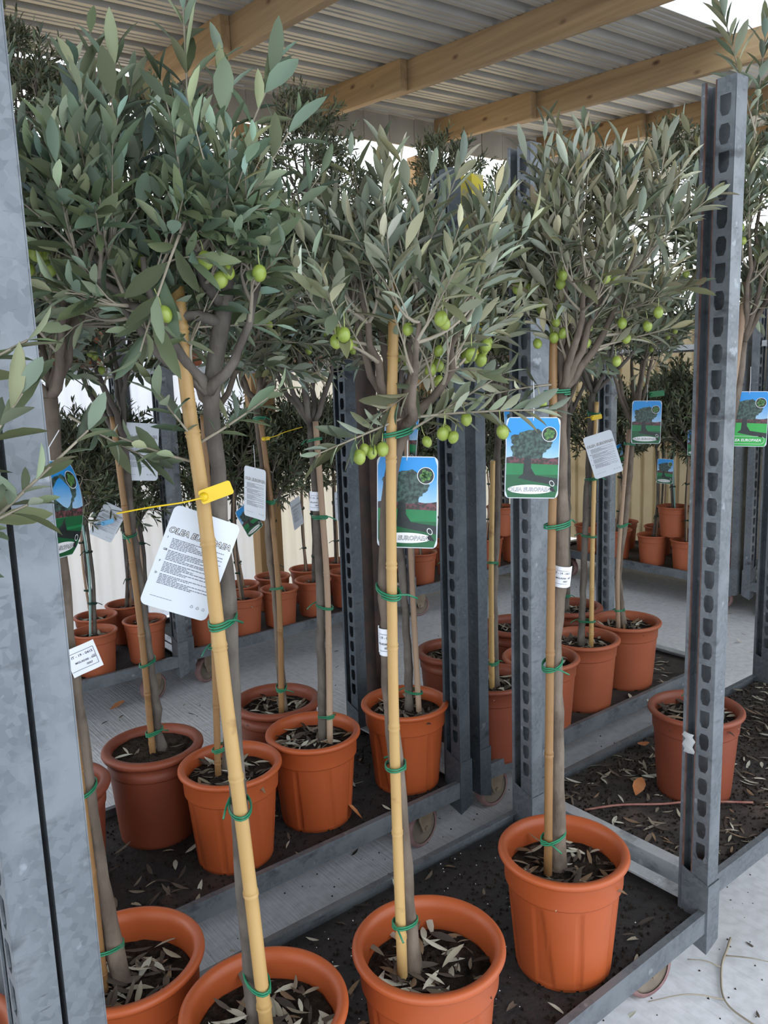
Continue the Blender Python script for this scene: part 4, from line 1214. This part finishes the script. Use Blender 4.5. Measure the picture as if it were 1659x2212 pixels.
def card_meshes(kind, bend=0.0):
    key = (kind, bend)
    if key in CARDS: return CARDS[key]
    out = []
    def fin(name, b, mats, stuff=False):
        V = list(b.V)
        if bend: V = [(x, y + bend * (z * z) / (.073 ** 2), z) for x, y, z in V]
        me = bpy.data.meshes.new(name); me.from_pydata(V, [], b.F)
        me.polygons.foreach_set('material_index', np.array(b.M, dtype=np.int32))
        for m in mats: me.materials.append(M[m])
        me.update(); out.append((name, me, stuff))
    # the card itself: split into horizontal strips so that it can bend
    b = MB()
    o = rounded(CW, CH, .009)
    if bend:
        n = 12
        for i in range(n):
            za, zb = -CH / 2 + CH * i / n, -CH / 2 + CH * (i + 1) / n
            ins = .004 if i in (0, n - 1) else 0
            xa = CW / 2 - (ins if i == 0 else 0); xb = CW / 2 - (ins if i == n - 1 else 0)
            b.add([(-xa, 0, za), (xa, 0, za), (xb, 0, zb), (-xb, 0, zb), (-xa, .0006, za), (xa, .0006, za), (xb, .0006, zb), (-xb, .0006, zb)], [(0, 1, 2, 3), (7, 6, 5, 4)])
    else: b.extrude(o, -.0003, .0003, axis=1)
    fin('card', b, ['card'])
    if kind in ('picture', 'lime'):
        p = Print()
        lawn, light = ('lawn', 'lawn_light') if kind == 'picture' else ('lawn_lime', 'lawn_lime')
        def band(z0, z1, layer, m):
            w = CW / 2 - .0015; n = max(1, int((z1 - z0) / .012))
            for i in range(n):
                a, c = z0 + (z1 - z0) * i / n, z0 + (z1 - z0) * (i + 1) / n
                wa = w - (.004 if abs(a) > CH / 2 - .006 else 0); wc = w - (.004 if abs(c) > CH / 2 - .006 else 0)
                p.area([(-wa, a), (wa, a), (wc, c), (-wc, c)], layer, m)
        band(-.0715, -.008, 0, 0)                  # lawn
        band(-.008, .0715, 0, 1)                   # sky
        fin('printed_ground', p.b, [lawn, 'psky']); p = Print()
        band(-.030, -.008, 1, 0); fin('printed_grass', p.b, [light]); p = Print()
        rgx = random.Random(4)
        p.area([(-CW / 2 + .0015, -.009), (CW / 2 - .0015, -.012), (CW / 2 - .0015, .002)] + [(CW / 2 - .0015 - i * .0093, .001 + rgx.uniform(-.002, .003)) for i in range(1, 10)] + [(-CW / 2 + .0015, .001)], 2, 0)
        fin('printed_flower_bed', p.b, ['pflower']); p = Print()
        cx = -.008
        p.area([(cx - .017, -.036), (cx - .008, -.028), (cx - .006, .005), (cx + .006, .005), (cx + .006, -.018), (cx + .014, -.031), (CW / 2 - .0015, -.037), (CW / 2 - .0015, -.050), (cx + .01, -.042)], 3, 0)
        fin('printed_trunk', p.b, ['ptrunk']); p = Print()
        pts = []
        for i in range(44):
            a = 2 * math.pi * i / 44; r_ = 1 + .10 * math.sin(5 * a + 1) + rgx.uniform(-.10, .10)
            pts.append((cx + .004 + .036 * r_ * math.cos(a), .024 + .026 * r_ * math.sin(a)))
        p.area(pts, 4, 0)
        fin('printed_foliage', p.b, ['ptree']); p = Print()
        p.area(ell(.029, .043, .0135, .0135), 5, 0); p.area(ell(.029, .043, .0125, .0125), 6, 1)
        for i in range(9):
            a = i * 2.4; r_ = .0085 * math.sqrt(i / 9)
            p.area(ell(.028 + r_ * math.cos(a), .043 + r_ * math.sin(a), .0032, .0038, 10), 7, 2)
        fin('printed_olive_inset', p.b, ['white_ink', 'ptrunk', 'polive']); p = Print()
        if kind == 'picture':
            p.area(ell(-.002, -.0565, .041, .0085), 5, 0)
            p.area([(.030, -.056), (.037, -.050), (.040, -.056), (.044, -.061), (.036, -.060)], 6, 1)
            p.tex(text_mesh('OLEA EUROPAEA', .0098, .00045), -.004, -.060, 6, 1); p.tex(text_mesh('OLEA EUROPAEA', .0098, -.0001), -.004, -.060, 7, 0)
            for i in range(14):
                a0, a1 = 2 * math.pi * i / 14, 2 * math.pi * (i + 1) / 14
                e = lambda a, q: (.036 + q * (.0035 * math.cos(a) - .003 * math.sin(a)), -.0455 + q * (.005 * math.sin(a) + .002 * math.cos(a)))
                p.area([e(a0, 1), e(a1, 1), e(a1, .8), e(a0, .8)], 6, 0)
        else:
            oo = rounded(.088, .021, .0095, 6, -.002, -.0555); ii = rounded(.0865, .0195, .009, 6, -.002, -.0555)
            for i in range(len(oo)):
                j = (i + 1) % len(oo); p.area([oo[i], oo[j], ii[j], ii[i]], 6, 0)
            p.area([(.026, -.045), (.031, -.040), (.036, -.035), (.033, -.042), (.037, -.047), (.032, -.048)], 7, 1)
            p.tex(text_mesh('OLEA EUROPAEA', .0098, .0002), -.004, -.059, 6, 0)
        fin('printed_title', p.b, ['white_ink', 'ink'])
    elif kind == 'info':
        p = Print()
        t1 = text_mesh('OLEA EUROPAEA', .0115, .0007, .2); t2 = text_mesh('OLEA EUROPAEA', .0115, -.0001, .2)
        p.tex(t1, .000, .034, 1, 1); p.tex(t2, .000, .034, 2, 0)
        fin('printed_title', p.b, ['white_ink', 'ink']); p = Print()
        rgx = random.Random(8)
        z = .0265
        for sec, (letter, nl) in enumerate((('I', 7), ('GB', 7), ('F', 7), ('D', 7))):
            p.tex(text_mesh(letter, .0042, .0001, 0, 'LEFT'), -.0425, z - .0012, 1, 0)
            for ln_ in range(nl):
                x = -.0355; xe = .040 if ln_ in (0, 3, 5) else rgx.uniform(-.012, .028)
                while x < xe:
                    w = rgx.uniform(.0015, .0065)
                    p.area([(x, z - .0005), (min(x + w, xe), z - .0005), (min(x + w, xe), z + .0005), (x, z + .0005)], 1, 1)
                    x += w + .0009
                z -= .00215
            z -= .0022
        x = -.038
        while x < -.008: p.area([(x, -.0577), (x + .004, -.0577), (x + .004, -.0571), (x, -.0571)], 1, 1); x += .0045
        fin('printed_text', p.b, ['ink', 'ink_grey'], True); p = Print()
        for q in range(3):
            cx_, cz_, r_ = .022 + q * .0085, -.0575, .0032
            tri = [(cx_ + r_ * math.cos(math.radians(90 + 120 * i)), cz_ + r_ * math.sin(math.radians(90 + 120 * i))) for i in range(3)]
            tin = [(cx_ + (a - cx_) * .7, cz_ + (c - cz_) * .7) for a, c in tri]
            for i in range(3):
                j = (i + 1) % 3
                a, c = tri[i], tri[j]; a2, c2 = tin[i], tin[j]
                f0, f1 = .12, .88
                mixp = lambda u_, v_, w_: (u_[0] + (v_[0] - u_[0]) * w_, u_[1] + (v_[1] - u_[1]) * w_)
                p.area([mixp(a, c, f0), mixp(a, c, f1), mixp(a2, c2, f1), mixp(a2, c2, f0)], 1, 0)
        fin('recycling_mark', p.b, ['ink'])
    CARDS[key] = out
    return out

def face(P, roll=0.0, yaw=0.0, tilt=0.0):
    """orientation of a card that faces the aisle (towards the camera side), turned by yaw and swung by roll (degrees)"""
    a, b = CAMP[0] - P[0], CAMP[1] - P[1]
    th = math.atan2(a, -b) + math.radians(yaw)
    return Matrix.Rotation(th, 4, 'Z') @ Matrix.Rotation(math.radians(tilt), 4, 'X') @ Matrix.Rotation(math.radians(roll), 4, 'Y')

def card(kind, P, label, roll=0, yaw=0, tilt=0, scale=1.0, string=.06, bend=0.0, hole=0.0, name='plant_card', group=None):
    R_ = face(P, roll, yaw, tilt)
    t = empty(name, P); t.rotation_euler = R_.to_euler(); t.scale = (scale,) * 3
    tag(t, label, 'plant tag', group)
    first = None
    for nm, me, st in card_meshes(kind, bend):
        if first is None: first = obj(nm, me, t)
        else:
            o = obj(nm, me, first)
            if st: tag(o, kind='stuff')
    if string:
        top = Vector((hole, 0, CH / 2 - .006)); upl = R_.to_3x3().inverted() @ Vector((0, 0, 1))
        q = top + upl * string; y = bend
        V, F = tube_np([(top.x - .001, .002 + y, top.z), (top.x - .001, -.0015 + y, top.z), (top.x, y, top.z + .008), tuple((top + q) / 2 + Vector((.001, y, 0))), tuple(q)], .0008, 5)
        MB().add(V, F).build('string', M['string'], t, smooth=True)
    return t

def seal(P, label, m, roll=0, yaw=0, w=.040, h=.017, strap=None, name='plastic_seal'):
    R_ = face(P, roll, yaw)
    t = empty(name, P); t.rotation_euler = R_.to_euler()
    tag(t, label, 'plastic seal')
    b = MB(); b.extrude(rounded(w, h, .0035, 4, w / 2 - .006, 0), -.0011, .0011, axis=1)
    b.build('plate', M[m], t, smooth=False)
    V, F = tube_np([(-.001, -.0012, 0), (-.001, -.004, 0), (-.001, -.0075, 0)], [.0062, .0055, .0042], 14)
    MB().add(V, F).build('lock', M[m], t, smooth=True)
    pts = strap or [(0, -.006, 0), (-.012, -.004, .004), (-.020, .004, .004), (-.026, .016, 0)]
    V, F = tube_np(smooth_path(pts, 14), .0012, 6)
    MB().add(V, F).build('strap', M[m], t, smooth=True)
    return t

card('info', (.463, 1.031, 1.123), 'large white information card behind the thick yellow cane', roll=24, yaw=4, string=0)
ys = seal((.463, .972, 1.224), 'yellow plastic seal strapped round the thick cane', 'seal_yellow', roll=-17, w=.044, h=.019, strap=[(0, -.007, 0), (-.03, -.010, .004), (-.07, -.006, .012), (-.112, .004, .018)])
card('picture', (.80, .958, 1.176), 'picture card with blue sky hanging behind the pale cane, bottom centre tree', roll=2, yaw=-6, hole=.000, string=.06)
card('picture', (1.098, .961, 1.220), 'picture card in the middle, left of the knobbly trunk, two olives above it', roll=2, yaw=8, string=.07)
card('picture', (.352, 1.205, 1.195), 'curled narrow picture card seen edge-on beside the plain left post', roll=4, yaw=58, bend=.02, string=.05, scale=1.0)
card('info', (.773, 1.98, 1.207), 'white information card behind the brown cane at the left', roll=6, yaw=10, string=.05)
card('info', (1.104, 1.993, 1.062), 'narrow white card turned sideways, left of the leaning brown cane', roll=6, yaw=-52, string=.07)
card('picture', (2.52, 1.673, 1.184), 'picture card hanging under a green seal, right of the middle trolley', roll=1, yaw=0, string=.06, scale=1.05)
seal((2.52, 1.655, 1.282), 'dark green seal above the picture card of the crooked stem', 'seal_green', roll=-6, w=.05, h=.02)
card('info', (2.226, 1.64, 1.095), 'white card swinging tilted between the dark stems and the crooked one', roll=-17, yaw=8, string=.06)
seal((2.195, 1.66, 1.218), 'small yellow seal above the tilted white card', 'seal_yellow', roll=-10, w=.036, h=.016)
card('lime', (2.085, 1.076, 1.231), 'lime green picture card right of the slotted right post', roll=1, yaw=0, string=.07)
card('picture', (1.435, 1.739, 1.20), 'picture card partly hidden behind the pale cane and a branch', roll=6, yaw=-12, string=.04)
card('info', (1.868, 1.955, 1.09), 'white card crumpled against the twin posts', roll=14, yaw=-38, string=.05)
card('info', (1.975, 2.0, 1.13), 'white card seen edge-on right of the twin posts', roll=2, yaw=62, string=.05)
card('picture', (1.925, 1.736, 1.205), 'picture card peeking out above the middle picture card', roll=-3, yaw=5, string=.04)
seal((1.955, 1.66, 1.235), 'yellow seal just above the middle picture card', 'seal_yellow', roll=-8, w=.036, h=.016)
seal((1.128, 1.965, 1.215), 'yellow strap with a small seal on the leaning brown cane', 'seal_yellow', roll=-4, w=.022, h=.010, strap=[(0, -.006, 0), (.03, -.006, .004), (.06, 0, .012), (.11, .01, .02)])
card('info', (1.105, 3.225, .83), 'white card under a blue seal on the far left trolley', roll=31, yaw=0, string=.03)
seal((1.075, 3.20, .832), 'pale blue seal on the far left trolley', 'seal_blue', roll=-12, w=.05, h=.018)
card('picture', (1.20, 3.54, .80), 'picture card far left, right of the blue seal', roll=2, yaw=0, string=.05)
card('picture', (1.76, 3.245, .752), 'dark picture card turned aside under a blue seal by the wooden post', roll=-28, yaw=35, string=.04)
seal((1.735, 3.235, .815), 'sky blue seal on the middle of the far row', 'seal_blue', roll=-3, w=.055, h=.02)
seal((1.47, 3.215, .80), 'pale grey seal on a thin stem in the far row', 'seal_white', roll=2, w=.04, h=.02)
card('info', (2.303, 3.25, .745), 'small white card beside the dull slotted post in the far row', roll=0, yaw=0, string=.04)
seal((2.28, 3.235, .825), 'teal seal above the small white card in the far row', 'seal_blue', roll=-15, w=.045, h=.018)
card('info', (2.04, 3.28, .74), 'white card seen edge-on in the far row', roll=-12, yaw=60, string=.03)
card('picture', (4.21, 2.662, .774), 'picture card on the crosswise far trolley above the stacked pots', roll=2, yaw=-20, string=.05)
card('picture', (4.215, 2.47, .95), 'picture card half hidden by the slotted right post', roll=0, yaw=0, string=.05)
card('picture', (4.22, 2.0, .777), 'tilted picture card at the right edge', roll=10, yaw=0, string=.05)
card('picture', (4.22, 3.0, .84), 'dark picture card turned aside left of the crooked stem', roll=-14, yaw=45, string=.05)

def wrap_label(P, r, w, h, label, lines, yaw=0, roll=0, flat=False, name='paper_label'):
    """printed paper label stuck round a stem"""
    t = empty(name, P); t.rotation_euler = face(P, roll, yaw).to_euler()
    tag(t, label, 'label')
    n = 16
    def bendp(x, z, d):
        if flat: return (x, -d - .004 * math.sin(x / w * 3.0), z)
        a = x / r
        if abs(a) < 1.5: return (r * math.sin(a) + (0), -(r + d) * math.cos(a), z)
        s = 1 if a > 0 else -1
        return (s * (r + (abs(a) - 1.5) * r * .9), -(r + d) * math.cos(1.5) + .0, z)
    V = []; F = []
    for i in range(n + 1):
        x = -w / 2 + w * i / n
        V.append(bendp(x, -h / 2, .0006)); V.append(bendp(x, h / 2, .0006))
    for i in range(n): F.append((2*i, 2*i+2, 2*i+3, 2*i+1))
    pb = MB().add(V, F).build('paper', M['paper'], t, smooth=True)
    b = MB()
    def line(x0, z0, x1, z1, th=.0004):
        k_ = 8
        for i in range(k_):
            xa, xb = x0 + (x1 - x0) * i / k_, x0 + (x1 - x0) * (i + 1) / k_; za, zb = z0 + (z1 - z0) * i / k_, z0 + (z1 - z0) * (i + 1) / k_
            if abs(x1 - x0) > abs(z1 - z0): q = [(xa, za - th), (xb, zb - th), (xb, zb + th), (xa, za + th)]
            else: q = [(xa - th, za), (xa + th, za), (xb + th, zb), (xb - th, zb)]
            b.add([bendp(x, z, .0009) for x, z in q], [(0, 1, 2, 3)])
    x0, x1 = -w * .47, w * .40
    line(x0, h * .30, x1, h * .30); line(x0, -h * .32, x1, -h * .32); line(x1, -h * .32, x1, h * .30); line(x1 - .006, 0, x1, 0)
    b.build('printed_frame', M['ink_grey'], pb)
    b = MB()
    for txt, cx_, cz_, sz in lines:
        V, F = text_mesh(txt, sz, .0001, 0)
        b.add([bendp(cx_ + x, cz_ + y, .0009) for x, y, _ in V], F)
    b.build('printed_code', M['ink'], pb)
    return t
LL = lambda h: [('IT - 19 - 0415', .0, h * .13, .0058), ('MGLAD00 - 000', .002, -h * .09, .0046), ('0007', .006, -h * .24, .0046)]
wrap_label((.366, 1.236, .955), .02, .046, .047, 'white paper label by the plain left post with a boxed code', LL(.047), roll=-16, yaw=18, flat=True)
wrap_label((1.176, .957, .99), .0155, .05, .040, 'white paper label wrapped round the knobbly trunk', LL(.040), roll=6, yaw=6)
wrap_label((.752, .957, .962), .0145, .05, .044, 'white paper label on the trunk behind the pale cane', LL(.044), roll=0, yaw=-30)
wrap_label((1.139, 1.735, 1.062), .0165, .05, .05, 'white paper label on the grey trunk left of the rusty post', LL(.05), roll=4, yaw=-10)

# ================================================================== FALLEN LEAVES, TWIGS AND SCRAPS
POT_XY = np.array([[1.179, .954], [.792, .926], [.511, .99], [.387, 1.237], [1.996, 1.147], [2.52, .985]] + [list(m_[2]) for m_ in mid])
def clear_of_pots(sampler, r=.128):
    def f_(rg, n):
        out = np.zeros((0, 2))
        while len(out) < n:
            q = sampler(rg, n)
            d = np.linalg.norm(q[:, None] - POT_XY[None], axis=2).min(axis=1)
            out = np.vstack([out, q[d > r]])
        return out[:n]
    return f_
def stuff_litter(name, label, seed, n, sampler, z, llen=(.025, .055), loc=(0, 0, 0)):
    if z > .1: sampler = clear_of_pots(sampler)
    o = obj(name, litter_mesh(seed, n, sampler, z, llen, .16)); tag(o, label, 'leaf litter', kind='stuff'); return o
stuff_litter('leaf_litter', 'dead leaves scattered on the nearest trolley deck', 201, 70, rect_sampler(.25, 1.48, .86, 1.36), ZD)
stuff_litter('leaf_litter', 'dead leaves scattered among pots on the left middle trolley', 202, 90, rect_sampler(.35, 1.48, 1.63, 2.10), ZD)
stuff_litter('leaf_litter', 'dead leaves scattered under pots on the right middle trolley', 203, 180, rect_sampler(1.66, 2.88, 1.64, 2.14), ZD)
stuff_litter('leaf_litter', 'thick scatter of dead leaves on the right-hand trolley deck', 204, 420, rect_sampler(1.65, 2.9, .91, 1.41), ZD)
stuff_litter('leaf_litter', 'small dark leaf scraps on the concrete floor', 205, 260, lambda rg, n: np.stack([rg.uniform(.2, 4.2, n), rg.uniform(.3, 3.3, n)], 1), .0, (.015, .045))
def crumbs(label, seed, n, sampler, z, s=(.0015, .005), m='soil'):
    rg_ = np.random.default_rng(seed)
    xy = sampler(rg_, n); q = rg_.uniform(*s, n)
    T = np.array([(1, 0, -.3), (-.5, .87, -.3), (-.5, -.87, -.3), (0, 0, .9)])
    a = rg_.uniform(0, 6.28, n)
    ca, sa = np.cos(a), np.sin(a)
    X = T[None, :, 0] * ca[:, None] - T[None, :, 1] * sa[:, None]; Y = T[None, :, 0] * sa[:, None] + T[None, :, 1] * ca[:, None]
    V = np.stack([X, Y, np.tile(T[:, 2], (n, 1))], -1) * q[:, None, None] + np.concatenate([xy, np.full((n, 1), z)], 1)[:, None] + np.array([0, 0, .3]) * q[:, None, None]
    F = (np.arange(n)[:, None, None] * 4 + np.array([(0, 1, 3), (1, 2, 3), (2, 0, 3)])[None]).reshape(-1, 3)
    o = obj('soil_crumbs', mesh_np('soil_crumbs', V.reshape(-1, 3), [F], [M[m]], smooth=False)); tag(o, label, 'soil', kind='stuff')
crumbs('spilt soil crumbs on the nearest trolley deck', 301, 2600, rect_sampler(.25, 1.5, .85, 1.36), ZD)
crumbs('spilt soil crumbs on the right-hand trolley deck', 302, 3800, rect_sampler(1.65, 2.9, .9, 1.42), ZD)
crumbs('spilt soil crumbs on the left middle trolley deck', 303, 1600, rect_sampler(.3, 1.5, 1.62, 2.12), ZD)
crumbs('dark soil specks on the concrete floor', 304, 1500, lambda rg, n: np.stack([rg.uniform(.2, 3.4, n), rg.uniform(.3, 3.1, n)], 1), 0, (.001, .004))
crumbs('white perlite grains on the nearest trolley deck', 305, 120, rect_sampler(.5, 1.4, .9, 1.36), ZD, (.001, .0025), 'white_ink')

def big_leaf(label, P, length, width, rotz, tilt, m='orange_leaf'):
    V, F = mk_tpl(.6, -.10, 1)
    V = V.copy(); V[:, 0] *= width; V[:, 1:] *= length
    o = MB().add(V, F).build('dead_leaf', M[m], None, smooth=True)
    o.location = P; o.rotation_euler = (tilt, .15, rotz); tag(o, label, 'leaf')
    return o
big_leaf('curled orange leaf standing against the rail of the left middle trolley', (1.185, 1.650, ZD + .004), .060, .019, 1.0, .75)
big_leaf('large orange leaf lying flat on the right-hand deck', (1.83, 1.225, ZD + .008), .088, .017, -1.15, .06)
big_leaf('pinkish dead leaf near the rear rail of the right-hand deck', (2.13, 1.405, ZD + .010), .065, .018, 2.3, .15)
big_leaf('orange dead leaf on the concrete below the far left caster', (1.07, 3.32, .004), .075, .022, -2.0, .35)
V, F = tube_np(smooth_path([(1.665, 1.275, ZD + .006), (1.75, 1.22, ZD + .012), (1.84, 1.15, ZD + .010), (1.918, 1.09, ZD + .014), (2.03, .99, ZD + .010)], 20), [.003] * 20, 7)
o = MB().add(V, F).build('dry_stem', M['stem_red'], None, smooth=True); tag(o, 'reddish dry stem lying across the right-hand deck', 'stem')
tw_ = MB()
V, F = tube_np(smooth_path([(1.70, .868, .012), (1.66, .855, .010), (1.599, .835, .006), (1.514, .781, .006), (1.496, .717, .006), (1.50, .64, .008)], 26), np.linspace(.003, .0018, 26), 6)
o = MB().add(V, F).build('fallen_twig', M['twig'], None, smooth=True); tag(o, 'thin fallen twig on the concrete beside the nearest corner post', 'twig')
for pts in ([(1.599, .835, .006), (1.585, .865, .012), (1.565, .900, .006)], [(1.514, .781, .006), (1.461, .835, .014), (1.385, .885, .006)], [(1.64, .848, .008), (1.66, .80, .02), (1.70, .77, .006)]):
    V, F = tube_np(smooth_path(pts, 12), np.linspace(.0018, .001, 12), 5)
    MB().add(V, F).build('side_shoot', M['twig'], o, smooth=True)
# scrap of a cream paper label on the end rails
sc = empty('paper_scrap', (1.545, 1.215, .2045), .08); tag(sc, 'cream paper scrap with faded handwriting on the end rail', 'paper scrap')
b = MB(); b.add([(-.03, -.055, 0), (.028, -.06, .002), (.030, 0, .004), (.030, .06, .002), (-.028, .062, 0), (-.029, 0, .003)], [(0, 1, 2, 5), (5, 2, 3, 4)])
pa = b.build('paper', M['cream_paper'], sc)
b = MB(); rgx = random.Random(2)
for i in range(7):
    x = -.02 + i * .0065
    y = -.045
    while y < .045:
        l = rgx.uniform(.003, .009)
        if rgx.random() < .65: b.add([(x, y, .0052), (x + .0012, y, .0052), (x + .0014, y + l, .0052), (x + .0002, y + l, .0052)], [(0, 1, 2, 3)])
        y += l + .002
wr = b.build('handwriting', M['ink_brown'], pa); tag(wr, kind='stuff')
V, F = text_mesh('333', .012, .0002, .1)
MB().add([(-.006 + y, .0 - x, .0054) for x, y, _ in V], F).build('number', M['ink_brown'], pa)
# torn white sticker on the plain left post, clear film on the slotted post
b = MB(); b.add([(0, 0, 0), (.016, 0, .004), (.030, 0, -.016), (.022, 0, -.020), (.024, 0, -.030), (.018, 0, -.024), (.010, 0, -.027), (-.004, 0, -.02)], [(0, 7, 6, 5, 4, 3, 2, 1)])
o = b.build('torn_sticker', M['paper']); o.location = (.122, .8115, 1.075); tag(o, 'torn white sticker on the plain post at the left edge', 'sticker')
o.modifiers.new('thickness', 'SOLIDIFY').thickness = .0006

b = MB()
for i in range(6):
    pass
V = []; F = []
for i in range(7):
    z = 1.0 * i / 6
    for x in (0, .012, .024): V.append((x - .004 * math.sin(i * 2.1), -.0035 - .004 * abs(math.sin(i * 1.7 + x * 90)), -z * .045))
for i in range(6):
    for j in range(2): F.append((i*3+j, i*3+j+1, i*3+j+4, i*3+j+3))
o = MB().add(V, F).build('film_scrap', M['film'], None, smooth=True)
o.location = (1.541 - .040, .885, .60); o.rotation_euler = (0, 0, -1.57); o.modifiers.new('thickness', 'SOLIDIFY').thickness = .0006
tag(o, 'crumpled scrap of clear film stuck to the slotted right post', 'film scrap')
